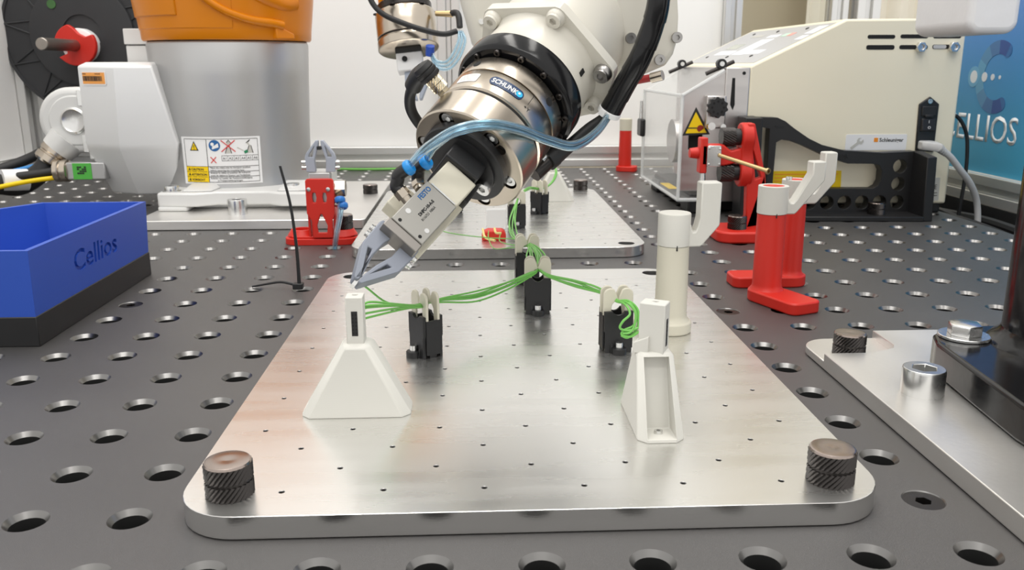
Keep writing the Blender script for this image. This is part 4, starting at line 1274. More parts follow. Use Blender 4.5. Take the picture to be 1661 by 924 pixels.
for nm, pts, r, mt, lb in (('cable', [(-12.1, 26.8, 1.26), (-12.9, 26.6, 1.15), (-14, 26.3, 1.05), (-16.2, 25.5, .9)], .13, M['rubber'], 'black cable leaving the small green labelled connector'),
                           ('cable', [(-12.0, 26.7, 1.08), (-12.9, 26.3, .98), (-14.3, 25.8, .72), (-16.2, 25.2, .4)], .07, M['yellow'], 'thin yellow cable at the left table edge'),
                           ('cable', [(-10.9, 27.4, 2.0), (-11.7, 27.6, 1.82), (-13, 27.3, 1.35), (-14.6, 26.6, 1.02), (-16.2, 26, .85)], .07, mat('blue_cable', (.03, .22, .55), 0, .4), 'thin blue cable running behind the thick black cable'),
                           ('cable', [(-12.6, 28.2, 2.0), (-13.5, 28.0, 1.5), (-14.6, 27.5, 1.15), (-16.4, 27.0, 1.05)], .16, M['rubber'], 'black cable sloping down in front of the left wall panel')):
    b = B(); tube(b, pts, r, 12); tag(obj(nm, b, mt), lb, 'cable')

# ------------------------------------------------------------------ wire spool
t = thing('wire_spool', 'large black ribbed plastic wire spool hanging on a steel rod at the upper left', 'spool', (-14.0, 34.5, 5.4))
SM = axes((-14.0, 34.2, 5.45), (1, 0, 0), (0, 0, 1), (0, -1, 0))
M['spool'] = mat('black_spool_plastic', (0.03, 0.031, 0.034), 0, 0.5, 0.15, 30)
b = B(); lathe(b, [(2.95, -.08), (2.95, .03), (2.85, .03), (2.83, -.02), (1.9, -.02), (1.88, .12), (1.78, .14), (.7, .10), (.7, .02), (.3, .02)], 96, SM); obj('flange', b, M['spool'], t, world=True)
b = B(); lathe(b, [(1.6, -1.4), (1.6, -.02)], 64, SM); obj('barrel', b, mat('wound_green_wire', (.1, .32, .06), 0, .5, .3, 90), t, world=True)
b = B(); lathe(b, [(2.95, -1.5), (2.95, -1.4)], 64, SM); obj('flange', b, M['spool'], t, world=True)
for k in range(24):
    a = 2 * PI * k / 24
    c = .22 if k % 2 else -.22
    p, q = V((1.86 * math.cos(a), 1.86 * math.sin(a), .0)), V((2.86 * math.cos(a + c * .6), 2.86 * math.sin(a + c * .6), .0))
    b = B(); rod(b, SM @ p, SM @ q, .035, .035, 8); obj('rib', b, M['spool'], t, world=True)
b = B(); lathe(b, [(.16, .10), (.16, .16)], 16, SM @ Matrix.Translation((-.95, 1.05, 0))); obj('hole', b, mat('green_glimpse', (.05, .14, .04), 0, .6), t, world=True)
b = B(); lathe(b, [(.62, .0), (.62, .45), (.55, .5)], 40, SM @ Matrix.Translation((.0, -.42, 0))); obj('hub', b, M['white_label'], t, world=True)
b = B()
cl = arc(0, 0, .72, -60, 65, 12) + [(.2, .42)] + arc(0, 0, .30, 60, -60, 8) + [(.2, -.42)]
cl = arc(0, 0, .74, 100, 215, 10) + arc(-.35, -.30, .0, 0, 1, 1)[:1] + [(-.28, -.05), (.1, -.22)] + arc(0, 0, .74, 250, 395, 12) + [(.3, .5), (.28, .3), (-.02, .55)]
ext(b, arc(0, .02, .74, 105, 190, 8) + [(-.35, .0), (-.3, -.28), (-.62, -.42)] + arc(0, .02, .74, 225, 390, 14) + [(.38, .30), (.15, .42), (-.02, .62)], .5, .72, m=SM @ Matrix.Translation((-.03, -.42, 0)))
obj('clip', b, M['red_print'], t, world=True, bevel=.03)
b = B(); rod(b, SM @ V((-.05, -.42, -3.9)), SM @ V((-.05, -.42, 3.2)), .21, .21, 28); obj('rod', b, mat('worn_rod', (.34, .31, .28), 1.0, .4, .3, 30), t, world=True, bevel=.03)
b = B(); box(b, -14.6, -13.4, 37.6, 38.35, 4.3, 5.8); obj('wall_bracket', b, M['profile'], t, world=True, bevel=.05)

# ------------------------------------------------------------------ red stand with a spare gripper
t = thing('gripper_stand', 'red printed stand holding a spare grey finger gripper, behind the cable tie', 'stand', (-3.4, 21.5, 0))
b = B(); ext(b, rrect(-4.3, -2.5, 21.32, 22.1, .35, 6), 0, .16); ext(b, rrect(-4.2, -2.6, 21.4, 22.0, .3, 6), .16, .21)
obj('foot', b, M['red_print'], t, world=True, bevel=.04)
for x in (-3.9, -2.88):
    b = B(); lathe(b, [(.36, .2), (.27, .34), (.2, .34), (.2, .2)], 28, Matrix.Translation((x, 21.78, 0))); obj('foot_boss', b, M['red_print'], t, world=True)
b = B()
fr = [(-3.56, .2), (-3.06, .2), (-3.06, .62), (-2.99, .80), (-2.99, 1.60), (-3.03, 1.65), (-3.63, 1.65), (-3.67, 1.60), (-3.67, .80), (-3.56, .62)]
ov_ = lambda cx, cz, a, c: [(cx - a, cz), (cx - a * .6, cz - c), (cx + a * .6, cz - c), (cx + a, cz), (cx + a * .6, cz + c), (cx - a * .6, cz + c)]
ext(b, fr, -.10, .0, [ov_(-3.47, 1.19, .055, .12), ov_(-3.22, 1.19, .055, .12), [(-3.42, .32), (-3.2, .32), (-3.18, .5), (-3.3, .78), (-3.34, .78), (-3.44, .5)]], m=XZW(21.3))
obj('front_plate', b, M['red_print'], t, world=True, bevel=.015)
b = B(); box(b, -3.05, -2.99, 21.4, 21.75, .2, 1.5); box(b, -3.67, -3.61, 21.4, 21.75, .2, 1.5); obj('side_plate', b, M['red_print'], t, world=True, bevel=.015)
for x in (-3.59, -3.12):
    b = B(); lathe(b, [(.05, 0), (.05, .03), (.03, .035)], 14, axes((x, 21.3, 1.40), (1, 0, 0), (0, 0, 1), (0, -1, 0))); obj('screw', b, M['steel'], t, world=True)
t = thing('spare_gripper', 'spare gripper with two grey printed fingers pointing up, clamped in the red stand', 'gripper', (-3.3, 21.6, 1.0))
M['grey_print'] = layered('blue_grey_print', (.36, .385, .45), .5)
b = B(); box(b, -3.6, -3.08, 21.42, 21.7, .7, 1.78); obj('gripper_body', b, M['cast'], t, world=True, bevel=.02)
for s in (-1, 1):
    P_ = lambda x, z: (-3.30 + s * x, z)
    out = [P_(.12, 1.80), P_(.34, 1.80), P_(.37, 2.15), P_(.33, 2.26), P_(.09, 2.56), P_(.03, 2.56), P_(.03, 2.46), P_(.14, 2.1)]
    hole = [P_(.18, 2.16), P_(.28, 2.16), P_(.27, 2.22), P_(.13, 2.42)]
    b = B(); ext(b, out, -.16, 0, [hole], m=XZW(21.45)); f = obj('finger', b, M['grey_print'], t, world=True, bevel=.012)
    for z in (1.9, 2.03):
        b = B(); rod(b, (-3.30 + s * .34, 21.52, z), (-3.30 + s * .46, 21.52, z), .05, .05, 12); obj('finger_screw', b, M['steel'], f, world=True)
b = B(); box(b, -3.36, -3.26, 21.4, 21.6, 2.34, 2.42); obj('gripped_wire_end', b, M['black_plastic'], t, world=True)
for k in range(2):
    z = 1.16 - .14 * k
    b = B(); rod(b, (-3.0, 21.4, z), (-2.86, 21.3, z), .07, .07, 12); obj('fitting', b, M['nickel'], t, world=True)
    b = B(); lathe(b, [(.11, 0), (.13, .03), (.13, .1), (.10, .14)], 18, frame((-2.84 + .06 * k, 21.25, z + .04), (.1, -.5, -.9))); obj('hose_collar', b, mat('blue_collar', (.02, .16, .5), 0, .35), t, world=True)
    b = B(); hose(b, [(-2.84 + .06 * k, 21.2, z), (-2.86 + .05 * k, 21.05, .75), (-2.92 + .04 * k, 20.9, .4), (-2.97 + .03 * k, 20.85, .06), (-2.98, 20.9, -.4)], .05); obj('air_hose', b, M['hose'], t, world=True)
b = B(); lathe(b, [(.22, 0), (.22, .25)], 6, axes((-2.99, 21.6, 1.38), (0, 1, 0), (0, 0, 1), (1, 0, 0))); obj('side_nut', b, M['nickel'], t, world=True)
knob('black knurled knob on the foot of the red gripper stand', -2.86, 21.8, .34, .36, R=.23)
b = B(); tube(b, [(-5.6, 37.1, .06), (-4, 36.9, .06), (-2.5, 37.0, .06), (-.5, 36.9, .07), (1.5, 37.0, .06)], .055, 8)
tag(obj('green_cable', b, M['green_wire']), 'green cable lying along the back edge of the table', 'cable')
# ------------------------------------------------------------------ white robot arm with sensor and gripper
M['white_enamel'] = mat('warm_white_enamel', (0.64, 0.615, 0.545), 0, 0.3, 0.01, 20, spec=0.5)
M['grip_body'] = mat('anodised_gripper', (0.34, 0.33, 0.305), 0.5, 0.42, 0.02, 40)
M['dark_jaw'] = mat('dark_steel_jaw', (0.30, 0.28, 0.26), 0.9, 0.45, 0.05, 50)
M['grip_print'] = layered('blue_grey_finger', (.235, .255, .305), .5)
O_ = V((0.33324, 12.57446, 3.01479))
aw, an, aa = V((0.78076, -0.05933, -0.62200)), V((0.38775, -0.73459, 0.55680)), V((-0.48995, -0.67591, -0.55053))
TM = axes(O_, aw, an, aa)            # z runs out of the arm towards the gripper
t = thing('robot_arm', 'white robot arm reaching in from the top with round steel sensor and finger gripper', 'robot', O_)
ra = t
SM_ = TM @ Matrix.Translation((.02, 0, 0))
b = B()
hp = [(-.57, .42), (-.64, -.30), (.08, .685), (.64, .20), (.52, -.49), (-.2, -.68)]
ext(b, ring(.85, 72), -.10, 0, [ring(.125, 24, *p) for p in hp] + [ring(.085, 18, .26, .64)], m=SM_)
lathe(b, [(.85, -.11), (.872, -.02), (.85, 0)], 72, SM_, caps=False)
lathe(b, [(.872, -.02), (.872, -.48), (.855, -.50), (.83, -.50)], 72, SM_, caps=False)
lathe(b, [(.2, -.1), (.85, -.1)], 72, SM_)
sen = obj('force_sensor', b, M['nickel'], t, world=True, smooth=30, label='round brushed steel sensor with blue badge')
b = B(); lathe(b, [(.835, -.60), (.835, -.46)], 72, SM_); obj('groove', b, M['dark'], sen, world=True)
b = B(); lathe(b, [(.835, -.56), (.865, -.58), (.865, -.97), (.85, -.99), (.82, -.99)], 72, SM_, caps=False); obj('sensor_ring', b, M['nickel'], sen, world=True)
b = B(); lathe(b, [(.84, -1.02), (.84, -.96)], 72, SM_); obj('groove', b, M['black_oxide'], sen, world=True)
b = B(); lathe(b, [(.82, -1.00), (.86, -1.01), (.86, -1.30), (.83, -1.34), (.6, -1.34)], 72, SM_, caps=False); obj('sensor_ring', b, M['nickel'], sen, world=True)
for x, y in hp:
    b = B(); socket_head(b, .095, .075, SM_ @ Matrix.Translation((x, y, -.097)), n=22); obj('socket_bolt', b, M['steel'], sen, world=True)
b = B(); lathe(b, [(.08, -.099), (.08, -.09)], 18, SM_ @ Matrix.Translation((.26, .64, 0))); obj('dark_bore', b, M['dark'], sen, world=True)
for ang in (62, 20, 150):
    a = math.radians(ang)
    b = B(); rod(b, SM_ @ V((.80 * math.cos(a), .80 * math.sin(a), -1.16)), SM_ @ V((.862 * math.cos(a), .862 * math.sin(a), -1.16)), .065, .065, 14); obj('threaded_bore', b, M['dark'], sen, world=True)


def wrapc(bm, R, th0, z0, m=SM_):
    """bend a drawing (x along, y up) round the sensor; x runs with falling angle, y towards the arm"""
    for v in bm.verts:
        a = th0 - v.co.x / R
        r = R + v.co.z
        v.co = m @ V((r * math.cos(a), r * math.sin(a), z0 - v.co.y))
    return bm


def curved(pts, h, base, th0, z0, name, mt, label=None):
    bm = B(); ext(bm, pts, base, base + h)
    bmesh.ops.triangulate(bm, faces=bm.faces[:])
    for k in range(3):
        es = [e for e in bm.edges if abs(e.verts[0].co.x - e.verts[1].co.x) > .06]
        if es:
            bmesh.ops.subdivide_edges(bm, edges=es, cuts=1); bmesh.ops.triangulate(bm, faces=bm.faces[:])
    return obj(name, wrapc(bm, .866, th0, z0), mt, sen, world=True, smooth=0, label=label)


TH = math.radians(121)
curved(rrect(0, .54, -.085, .085, .08, 6), .006, .0, TH, -.80, 'badge', mat('navy_badge', (.01, .035, .10), 0, .35), 'navy blue badge with white lettering')
bm = text('SCHUNK', .125, None, None, Matrix.Translation((.035, -.045, .006)), .003, bold=.004, sx=.80)
obj('lettering', wrapc(bm, .866, TH, -.80), M['white_label'], sen, world=True, smooth=0)
curved(ring(.05, 14, .47, 0), .004, .006, TH, -.80, 'badge_emblem', mat('cyan_ink', (.03, .45, .75), 0, .4))
curved(ring(.018, 10, .465, 0.01), .004, .010, TH, -.80, 'badge_emblem', M['white_label'])
curved(rrect(0, .36, -.09, .09, .03, 3), .004, 0, math.radians(157), -.78, 'white_sticker', M['white_label'])
for i in range(4):
    curved([(.04, .055 - .035 * i), (.30 - .03 * (i % 2), .055 - .035 * i), (.30 - .03 * (i % 2), .063 - .035 * i), (.04, .063 - .035 * i)], .003, .004, math.radians(157), -.78, 'print_line', M['grey_label'])
bm = text('+Y', .09, None, None, Matrix.Translation((0, 0, .001)), .002); obj('lettering', wrapc(bm, .866, math.radians(80), -.68), M['ink'], sen, world=True, smooth=0)
curved([(0, 0), (.006, 0), (.006, .22), (0, .22)], .002, .001, math.radians(78), -.78, 'scale_line', M['ink'])
b = B(); lathe(b, [(.70, -1.46), (.70, -1.30)], 48, SM_); obj('spacer', b, M['dark'], sen, world=True)
b = B(); lathe(b, [(.3, -1.40), (.93, -1.40), (.965, -1.43), (.985, -1.46), (.985, -1.74), (.95, -1.77), (.3, -1.77)], 80, SM_); fl = obj('adapter_flange', b, M['gloss_black'], t, world=True)
for k in range(14):
    a = 2 * PI * k / 14 + .1
    b = B(); socket_head(b, .05, .05, SM_ @ Matrix.Translation((.875 * math.cos(a), .875 * math.sin(a), -1.41)), n=14); obj('flange_bolt', b, M['black_oxide'], fl, world=True)
# wrist
b = B(); lathe(b, [(.94, -1.76), (.925, -1.80), (.91, -2.0), (.90, -2.25), (.96, -2.4)], 72, SM_, caps=False); obj('wrist_collar', b, M['white_enamel'], t, world=True)
ears = [(-.26, .98), (.80, .74), (1.02, .12), (.45, -.98), (-.62, -.82), (-1.02, .15)]
b = B()
for z in (-2.52, -2.36):
    for r, x, y in [(.98, 0, 0)] + [(.17, *e) for e in ears]:
        for p in ring(r, 40 if r > .5 else 14, x, y):
            b.verts.new(SM_ @ V((p[0], p[1], z)))
r_ = bmesh.ops.convex_hull(b, input=b.verts[:])
bmesh.ops.delete(b, geom=[g for g in r_['geom_interior'] if isinstance(g, bmesh.types.BMVert)], context='VERTS')
obj('wrist_flange', b, M['white_enamel'], t, world=True, smooth=25)
for i, (x, y) in enumerate(ears):
    b = B(); lathe(b, [(.15, -2.38), (.14, -2.30), (.12, -2.27)], 24, SM_ @ Matrix.Translation((x, y, 0)), caps=False)
    socket_head(b, .12, .10, SM_ @ Matrix.Translation((x, y, -2.33)), hexr=.5, n=20)
    obj('flange_screw', b, M['grey_steel'] if i == 1 else M['white_enamel'], t, world=True)
b = B(); box(b, -.035, .035, -.02, .02, -.06, .06, SM_ @ Matrix.Rotation(math.radians(-36), 4, 'Z') @ Matrix.Translation((0, .905, -2.06))); obj('index_slot', b, M['dark'], t, world=True)
b = B(); lathe(b, [(.97, -2.5), (1.0, -2.7), (1.02, -3.3), (1.0, -3.8), (.85, -4.3), (.5, -4.6)], 72, SM_); obj('wrist_housing', b, M['white_enamel'], t, world=True)
# fork cover to the right of the wrist
face = [(2.46, 7.4), (2.58, 5.31), (2.67, 5.0), (2.79, 4.70), (2.95, 4.44), (3.14, 4.30), (3.35, 4.25), (3.53, 4.32), (3.64, 4.48), (3.70, 4.72), (3.70, 5.05), (3.66, 5.4), (3.62, 7.4)]
dx = V((-.52, .62, -.22))
cen = V((3.1, 0, 5.0))


def fring(off, scale, push=0):
    out = []
    for x, z in face:
        q = V((x, 14.3, z)); c0 = V((3.12, 14.3, min(max(z, 4.9), 9)))
        out.append(c0 + (q - c0) * scale + dx * off)
    return out


b = B(); loft(b, [fring(-.10, .80), fring(-.07, .90), fring(0, .98), fring(.06, 1.0), fring(.9, 1.06), fring(1.0, 1.07), fring(1.04, 1.03)])
fk = obj('fork_cover', b, M['white_enamel'], t, world=True, smooth=40)
for x, z in ((2.93, 4.73), (3.40, 4.40), (3.66, 4.74)):
    b = B(); socket_head(b, .085, .10, axes((x, 14.26, z), (1, 0, 0), (0, 0, 1), (0, -1, 0)), n=20); obj('cover_screw', b, M['grey_steel'], fk, world=True)
b = B(); rod(b, (3.05, 14.25, 4.08), (3.28, 14.1, 4.13), .06, .06, 16); obj('red_tube', b, mat('dull_red', (.35, .03, .03), 0, .4), t, world=True)
b = B(); rod(b, (3.26, 14.12, 4.12), (3.42, 14.02, 4.165), .08, .08, 18); obj('end_cap', b, M['nickel'], t, world=True, label='small steel capped red tube under the fork cover')
# forearm rising behind the wrist
b = B()
lk = [(-.12, 9.5), (.05, 6.5), (.22, 5.46), (.42, 4.72), (.56, 4.52), (.82, 4.40), (1.5, 4.4), (2.3, 4.7), (2.75, 5.3), (2.75, 9.5)]
ext(b, lk, -17.9, -16.2, m=XZW(0)); fa = obj('forearm', b, M['white_enamel'], t, world=True, bevel=.22, seg=5)
b = B(); lathe(b, [(.05, 0), (.05, .03)], 14, axes((.60, 16.2, 5.07), (1, 0, 0), (0, 0, 1), (0, -1, 0))); obj('screw', b, M['steel'], fa, world=True)
# gripper adapter, body, fingers
b = B(); lathe(b, [(.66, 0), (.66, .11), (.64, .13)], 56, TM); lathe(b, [(.52, .1), (.52, .16)], 48, TM); obj('adapter_disc', b, M['black_plastic'], t, world=True)
PL = math.radians(-4.6)
GM = TM @ Matrix.Translation((.02, 0, .94)) @ Matrix.Rotation(PL, 4, 'Y')
b = B(); box(b, -.27, .29, -.46, .35, .12, .42, TM); box(b, .20, .385, -.46, -.06, .14, .56, TM); obj('adapter_block', b, M['black_plastic'], t, world=True, bevel=.025)
b = B(); socket_head(b, .115, .14, TM @ Matrix.Translation((.43, -.02, .10)), n=22); lathe(b, [(.15, .0), (.15, .11)], 22, TM @ Matrix.Translation((.43, -.02, 0))); obj('adapter_bolt', b, M['steel'], t, world=True)
b = B(); box(b, -.25, .255, -.40, -.06, -.52, .0, GM); box(b, -.25, .335, -.40, -.06, -.30, .70, GM); box(b, -.49, -.2, -.38, -.10, .02, .42, GM); obj('adapter_plate', b, M['cream_print'], t, world=True, bevel=.02)
b = B(); box(b, -.25, .255, -.10, .27, -.52, -.02, GM); obj('adapter_head', b, M['cream_print'], t, world=True, bevel=.02)
gb = B(); box(gb, -.265, .262, -.05, .30, 0, .80, GM); g = obj('gripper_body', gb, M['grip_body'], t, world=True, bevel=.012)
GF = GM @ axes((0, .30, 0), (0, 0, -1), (1, 0, 0), (0, 1, 0))     # face drawing: x back along the body, y to +w
GF = GM @ axes((0, .30, 0), (1, 0, 0), (0, 0, 1), (0, 1, 0))
# lettering runs up along the body edge, read from the tip towards the arm
GT = GM @ axes((0, .30, 0), (0, 0, -1), (1, 0, 0), (0, 1, 0)) if False else GM @ Matrix(((0, 1, 0, 0), (0, 0, 1, .30), (1, 0, 0, 0), (0, 0, 0, 1)))
GT = GM @ Matrix(((0, -1, 0, 0), (0, 0, 1, .30), (-1, 0, 0, 0), (0, 0, 0, 1)))
text('FESTO', .10, M['blue_ink'], g, GT @ Matrix.Translation((-.30, .145, 0)), .003, bold=.003, sx=.85)
text('DHPC-10-A-S', .062, M['ink'], g, GT @ Matrix.Translation((-.50, .005, 0)), .003, bold=.003, sx=.9)
text('8116753  N86A', .054, M['ink'], g, GT @ Matrix.Translation((-.53, -.065, 0)), .003, sx=.85)
for x, z, r, mm in ((-.165, .745, .025, 'dark'), (.17, .735, .025, 'dark'), (-.17, .56, .038, 'steel'), (.185, .60, .034, 'steel')):
    b = B(); lathe(b, [(r, 0), (r, .006)], 18, GM @ axes((x, .298, z), (1, 0, 0), (0, 0, -1), (0, 1, 0))); obj('bore', b, M[mm], g, world=True)
b = B(); box(b, -.20, .22, -.02, .305, -.022, .0, GM); obj('end_clip', b, M['steel'], g, world=True)
b = B(); box(b, -.29, .27, -.04, .28, .80, .94, GM); obj('jaw_guide', b, M['dark_jaw'], t, world=True, bevel=.012)
WA = TM @ Matrix(((1, 0, 0, 0), (0, 0, 1, 0), (0, 1, 0, 0), (0, 0, 0, 1)))      # (w, a, n)
f1 = [(-.40, 1.76), (-.404, 2.134), (-.222, 2.60), (-.20, 2.625), (-.150, 2.615), (-.148, 2.50), (-.20, 2.20), (-.18, 1.95), (-.13, 1.80), (-.14, 1.70), (-.38, 1.70)]
h1 = [(-.315, 2.155), (-.255, 2.145), (-.195, 2.43)]
f2 = [(.02, 1.76), (-.0, 2.06), (-.09, 2.30), (-.140, 2.52), (-.143, 2.63), (-.10, 2.64), (.20, 2.16), (.235, 1.86), (.235, 1.74), (.05, 1.70)]
h2 = [(-.055, 2.40), (.015, 2.19), (.085, 2.185)]
for fo_, ho in ((f1, h1), (f2, h2)):
    b = B(); ext(b, fo_, -.13, .10, [ho], m=WA); fg = obj('finger', b, M['grip_print'], t, world=True, bevel=.014)
    s = -1 if fo_ is f1 else 1
    for z in (1.83, 1.95):
        x0 = -.39 if s < 0 else .22
        for k in range(2):
            b = B(); rod(b, TM @ V((x0 + s * .035 * k, -.02, z)), TM @ V((x0 + s * (.035 * k + .03), -.02, z)), .05 - .008 * k, .05 - .008 * k, 14); obj('finger_screw', b, M['steel'], fg, world=True)
b = B(); box(b, -.185, -.135, -.05, .06, 2.60, 2.70, TM); obj('wire_ferrule', b, M['steel'], t, world=True)
# push-in fittings and air hoses
for k in range(2):
    off = V((.27, .25, .06)) * k
    q = V((-.50, 11.72, 2.62)) + off
    p0_, p1_, p2_ = V((-.60, 11.70, 2.76)) + off, V((-.56, 11.68, 2.92)) + off * .9, V((-.43, 11.65, 3.01)) + off * .8
    rootp = GM @ V((-.262, .12, .33 - .27 * k))
    b = B(); rod(b, rootp, rootp.lerp(p0_, .45), .075, .075, 14); loft(b, [[frame(rootp.lerp(p0_, .3), p0_ - rootp) @ V((x, y, 0)) for x, y in ring(.10, 6)], [frame(rootp.lerp(p0_, .75), p0_ - rootp) @ V((x, y, 0)) for x, y in ring(.10, 6)]])
    ft = obj('hose_fitting', b, M['nickel'], t, world=True)
    b = B(); tube(b, [rootp.lerp(p0_, .7), p0_, p0_.lerp(p1_, .6), p1_, p2_], .088, 16); obj('elbow', b, M['black_plastic'], ft, world=True)
    d = (p2_ - p1_).normalized()
    b = B(); lathe(b, [(.09, 0), (.108, .02), (.108, .07), (.085, .10)], 24, frame(p2_ - d * .04, d)); obj('collar', b, mat('bright_blue_collar', (.015, .24, .62), 0, .3), ft, world=True, label='bright blue release collar')
hp_ = [(-.43, 11.65, 3.01), (-.28, 11.6, 3.18), (-.12, 11.55, 3.31), (.21, 11.5, 3.50), (.62, 11.6, 3.57), (1.04, 12.0, 3.48), (1.51, 12.5, 3.28), (1.91, 12.9, 3.17), (2.28, 13.3, 3.33), (2.54, 13.6, 3.61), (2.63, 13.6, 3.85)]
for k, (o0, o1) in enumerate((((0, 0, 0), (0, 0, -.035)), ((.216, .2, .05), (.01, .04, .035)), ((.01, .03, .05), (.0, -.03, .045)), ((.2, .22, .0), (.02, .06, -.02)))):
    if k > 1:
        s0 = 2
    else:
        s0 = 0
    pts = []
    for i, p in enumerate(hp_):
        f = min(1, i / 3.0)
        pts.append(V(p) + V(o0) * (1 - f) + V(o1) * f)
    b = B(); hose(b, pts, .038)
    tag(obj('air_hose', b, M['hose'], None), ['transparent blue air hose from the nearer gripper fitting, lowest of its bundle', 'transparent blue air hose from the rear gripper fitting over the sensor', 'upper transparent blue air hose arching over the steel sensor front', 'inner transparent blue air hose running closest to the steel sensor'][k], 'hose', 'air hoses over the sensor')
# spiral wrapped conduit and sensor leads
t = thing('cable_conduit', 'black spiral wrapped cable conduit running down the white arm, white tie at its end', 'conduit', (2.54, 13.7, 3.63))
cp = spline([(3.05, 12.9, 7.0), (3.11, 13.0, 5.9), (3.12, 13.1, 5.23), (3.06, 13.2, 4.85), (2.91, 13.3, 4.41), (2.72, 13.5, 4.01), (2.54, 13.65, 3.63)], 10)
i0 = 0
n_ = len(cp)
stp = 9
for i in range(0, n_ - 1, stp):
    seg_ = cp[i:min(n_, i + stp + 1)]
    b = B(); tube(b, seg_, lambda s: .163 + .010 * s, 20, 1, smooth=False); obj('wrap_turn', b, M['gloss_black'], t, world=True)
b = B(); d = (cp[-1] - cp[-3]).normalized(); lathe(b, [(.17, -.03), (.185, -.02), (.185, .05), (.17, .06)], 24, frame(cp[-1], d)); box(b, .12, .24, -.05, .05, -.03, .06, frame(cp[-1], d)); obj('white_tie', b, M['white_label'], t, world=True)
b = B(); tube(b, [(2.60, 13.7, 3.72), (2.46, 13.75, 3.52), (2.24, 13.75, 3.37), (1.98, 13.65, 3.17), (1.78, 13.5, 3.04)], .085, 12); obj('sensor_lead', b, M['rubber'], t, world=True)
b = B(); rod(b, (1.90, 13.55, 3.12), (1.66, 13.42, 2.97), .115, .15, 18); rod(b, (1.66, 13.42, 2.97), (1.56, 13.36, 2.90), .16, .16, 20); obj('plug_boot', b, M['rubber'], t, world=True)
b = B(); rod(b, (1.58, 13.37, 2.91), (1.34, 13.2, 2.72), .12, .12, 18); obj('plug_nut', b, M['black_oxide'], t, world=True)
b = B(); rod(b, (1.56, 13.33, 3.0), (1.46, 13.25, 2.92), .05, .05, 10); obj('steel_clip', b, M['steel'], t, world=True)
t = thing('angle_plug', 'black right angle plug with knurled nickel nut on the left side of the sensor', 'plug', TM @ V((-1.2, .05, -.7)))
NZ = -.72
P3 = lambda x, y, z=NZ: TM @ V((x, y, z))
b = B(); rod(b, P3(-.84, -.02), P3(-.92, .0), .10, .10, 6); obj('hex_base', b, M['pale_brass'], t, world=True)
b = B(); dv = P3(-1.13, .07) - P3(-.92, .01); knurled(b, .125, 0, dv.length * .45, 30, 4, .012, frame(P3(-.92, .01), dv)); knurled(b, .125, dv.length * .5, dv.length, 30, 4, .012, frame(P3(-.92, .01), dv)); obj('knurled_nut', b, M['pale_brass'], t, world=True, smooth=0, label='knurled pale brass nut')
b = B()
dv = P3(-1.32, .12) - P3(-1.12, .065)
lathe(b, [(.15, 0), (.165, .02), (.165, .06), (.15, .07), (.165, .09), (.165, .13), (.15, .14), (.16, .16), (.14, dv.length + .02), (.06, dv.length + .05)], 24, frame(P3(-1.12, .065), dv)); obj('plug_head', b, M['rubber'], t, world=True)
b = B(); tube(b, [P3(-1.25, .09), P3(-1.29, -.1), P3(-1.285, -.34)], .135, 16); obj('plug_elbow', b, M['rubber'], t, world=True)
b = B(); tube(b, [P3(-1.285, -.3), P3(-1.26, -.55), P3(-1.15, -.80), P3(-.95, -.95), P3(-.6, -1.05)], .085, 14); obj('lead', b, M['rubber'], t, world=True)

# ------------------------------------------------------------------ green wires
WR = .0145


def wire(pts, label, group=None, name='green_wire', r=WR, mt=None):
    b = B(); tube(b, pts, r, 8, 7)
    return tag(obj(name, b, mt or M['green_wire'], None), label, 'wire', group)


rn = random.Random(11)
J = lambda p, s: (p[0] + rn.uniform(-s, s), p[1] + rn.uniform(-s, s), p[2] + rn.uniform(-s, s))
for k in range(5):
    z0 = (1.52, 1.49, 1.42, 1.36, 1.54)[k]
    sag = (.0, -.03, -.06, -.13, .02)[k]
    pts = [(-.93, 10.22, z0), (-.83, 10.3 + .02 * k, z0 - .01), (-.60, 11.1, (z0 + 1.12) / 2 - .03), J((-.34, 11.98, 1.02), .02), J((-.27, 12.25, 1.0), .015),
           J((-.05, 12.55, .97 + sag * .4), .01), J((.45, 13.1, .90 + sag), .015), J((.95, 13.6, .93 + sag * .9), .015), J((1.35, 13.98, .99 + sag * .3), .015), J((1.46, 14.15, 1.00), .015), J((1.47, 14.4, 1.01), .015),
           J((1.45 + .05 * k - .1, 14.9, 1.08 - .02 * k), .02), J((1.42 + .03 * k, 15.6, 1.06), .03), J((1.44, 16.2, 1.0), .02), J((1.43, 16.5, 1.0), .02),
           J((1.38 - .04 * k, 17.2, .93), .03), J((1.36 - .05 * k, 18.8, .72 + .03 * k), .05), J((1.40 - .03 * k, 20.6, .78), .05), J((1.52, 22.1, .93), .02), J((1.62, 22.6, 1.02), .02), J((1.95, 23.7, 1.05), .03), J((2.26, 24.3, .95), .02), J((2.6, 24.9, .98), .03), J((2.85, 25.6, 1.2), .03), (2.86, 26.4, 1.35 + .03 * k)]
    wire(pts, ['second highest green wire of the five leaving the left ivory stand', 'middle green wire of the five leaving the left ivory stand', 'second lowest green wire of the five leaving the left ivory stand', 'lowest green wire leaving the left ivory stand, sagging most before the middle holder', 'topmost green wire of the five leaving the left ivory stand'][k], 'green wires of the left bundle')
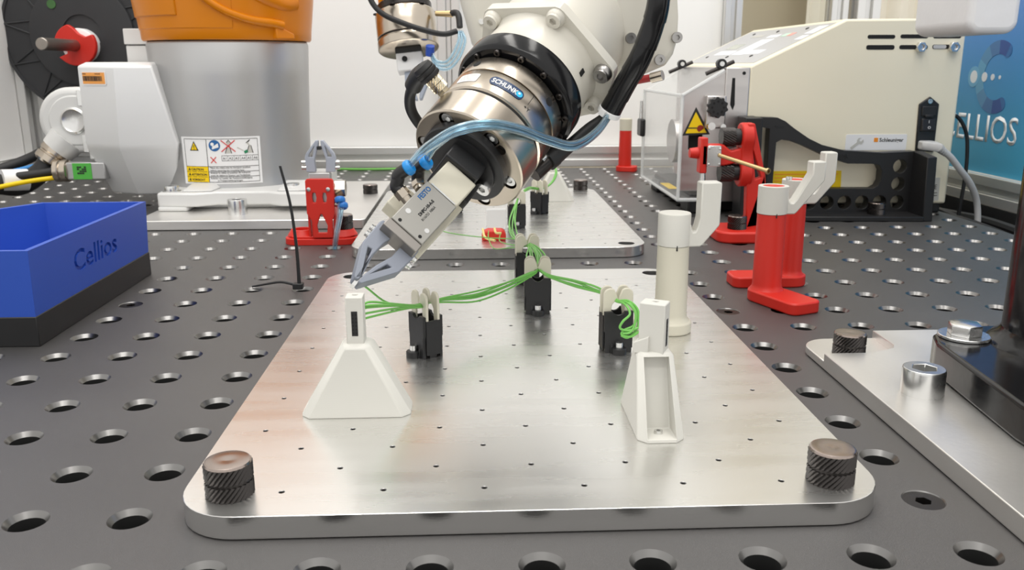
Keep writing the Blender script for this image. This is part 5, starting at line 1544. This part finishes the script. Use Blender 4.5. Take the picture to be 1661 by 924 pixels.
for k in range(4):
    pts = [J((1.44, 16.4, 1.01), .02), J((1.48 + .03 * k, 15.7, 1.08), .03), J((1.52 + .05 * k, 15.0, 1.09 - .03 * k), .02), J((1.50, 14.35, 1.0), .02), J((1.52, 14.1, 1.01), .02), J((1.66, 13.85, 1.0 - .02 * k), .02), J((2.0, 13.3, 1.03 - .03 * k), .015), J((2.28, 12.75, 1.05 - .02 * k), .015), J((2.44, 12.36, 1.02), .015), J((2.47, 12.08, 1.03), .015)]
    pts += [[(2.58, 11.88, 1.06), (2.68, 11.78, .95), (2.67, 11.72, .78), (2.60, 11.68, .68), (2.50, 11.7, .66)],
            [(2.62, 11.86, 1.05), (2.71, 11.8, .90), (2.66, 11.75, .76), (2.52, 11.72, .70), (2.49, 11.7, .64), (2.62, 11.68, .62), (2.73, 11.66, .70)],
            [(2.56, 11.85, 1.03), (2.60, 11.74, .93), (2.50, 11.7, .84), (2.46, 11.7, .74), (2.58, 11.7, .70), (2.72, 11.7, .74)],
            [(2.60, 11.9, 1.08), (2.72, 11.84, .98), (2.735, 11.78, .84), (2.70, 11.74, .70), (2.58, 11.7, .60), (2.48, 11.7, .63)]][k]
    wire(pts, 'green wire ending in a curl before the right wire holder', 'green wires of the right bundle', r=.0175)
wire([(-1.03, 10.97, 1.62), (-.95, 11.05, 1.52), (-.78, 11.35, 1.27), (-.58, 11.72, 1.10), (-.38, 12.0, 1.04), (-.28, 12.2, 1.02)], 'single green wire held by the gripper fingers above the left ivory stand')
wire([(-1.6, 20.6, 1.15), (-1.2, 20, .95), (-.25, 19, .76), (.69, 18, .81), (1.22, 16.6, 1.05), (1.42, 16.3, 1.0)], 'thin green wire crossing the second plate from behind the gripper', r=.011)
wire([(1.40, 16.3, .98), (1.15, 16.9, .88), (.98, 18.3, .66), (1.0, 19.6, .50), (1.05, 20.2, .50)], 'thin green wire running back to the top of the red block', r=.011)
wire([(1.42, 16.35, .96), (1.15, 17.0, .80), (.85, 18.6, .45), (.75, 19.7, .45), (.76, 20.3, .52)], 'thin green wire lying lowest before the red block', r=.011)
b = B()
for q in ([(1.05, 20.1, .50), (.93, 20.05, .52), (.90, 20.2, .60)], [(.9, 19.7, .40), (.68, 20.0, .42), (.62, 20.25, .58)]):
    tube(b, q, .028, 8)
tag(obj('wire_tips', b, mat('pale_yellow_sleeve', (.75, .62, .25), 0, .45)), 'pale yellow wire sleeves resting against the red block', 'sleeves')
t = thing('red_block', 'small rounded red block on the second plate beneath the robot sensor', 'block', (.9, 20.6, .25))
b = B(); ext(b, [(.60, .25), (1.18, .25), (1.18, .42), (1.1, .50)] + [(.75, .50), (.66, .46), (.60, .36)], -.4, 0, m=XZW(20.42)); obj('body', b, M['red_print'], t, world=True, bevel=.04)
b = B(); box(b, .72, 1.25, 21.85, 22.05, .252, .78); tag(obj('clear_tab', b, mat('frosted_tab', (.85, .85, .85), 0, .3, .02, trans=.6, ior=1.1), None, bevel=.03), 'translucent upright tab behind the red block on the second plate', 'tab')
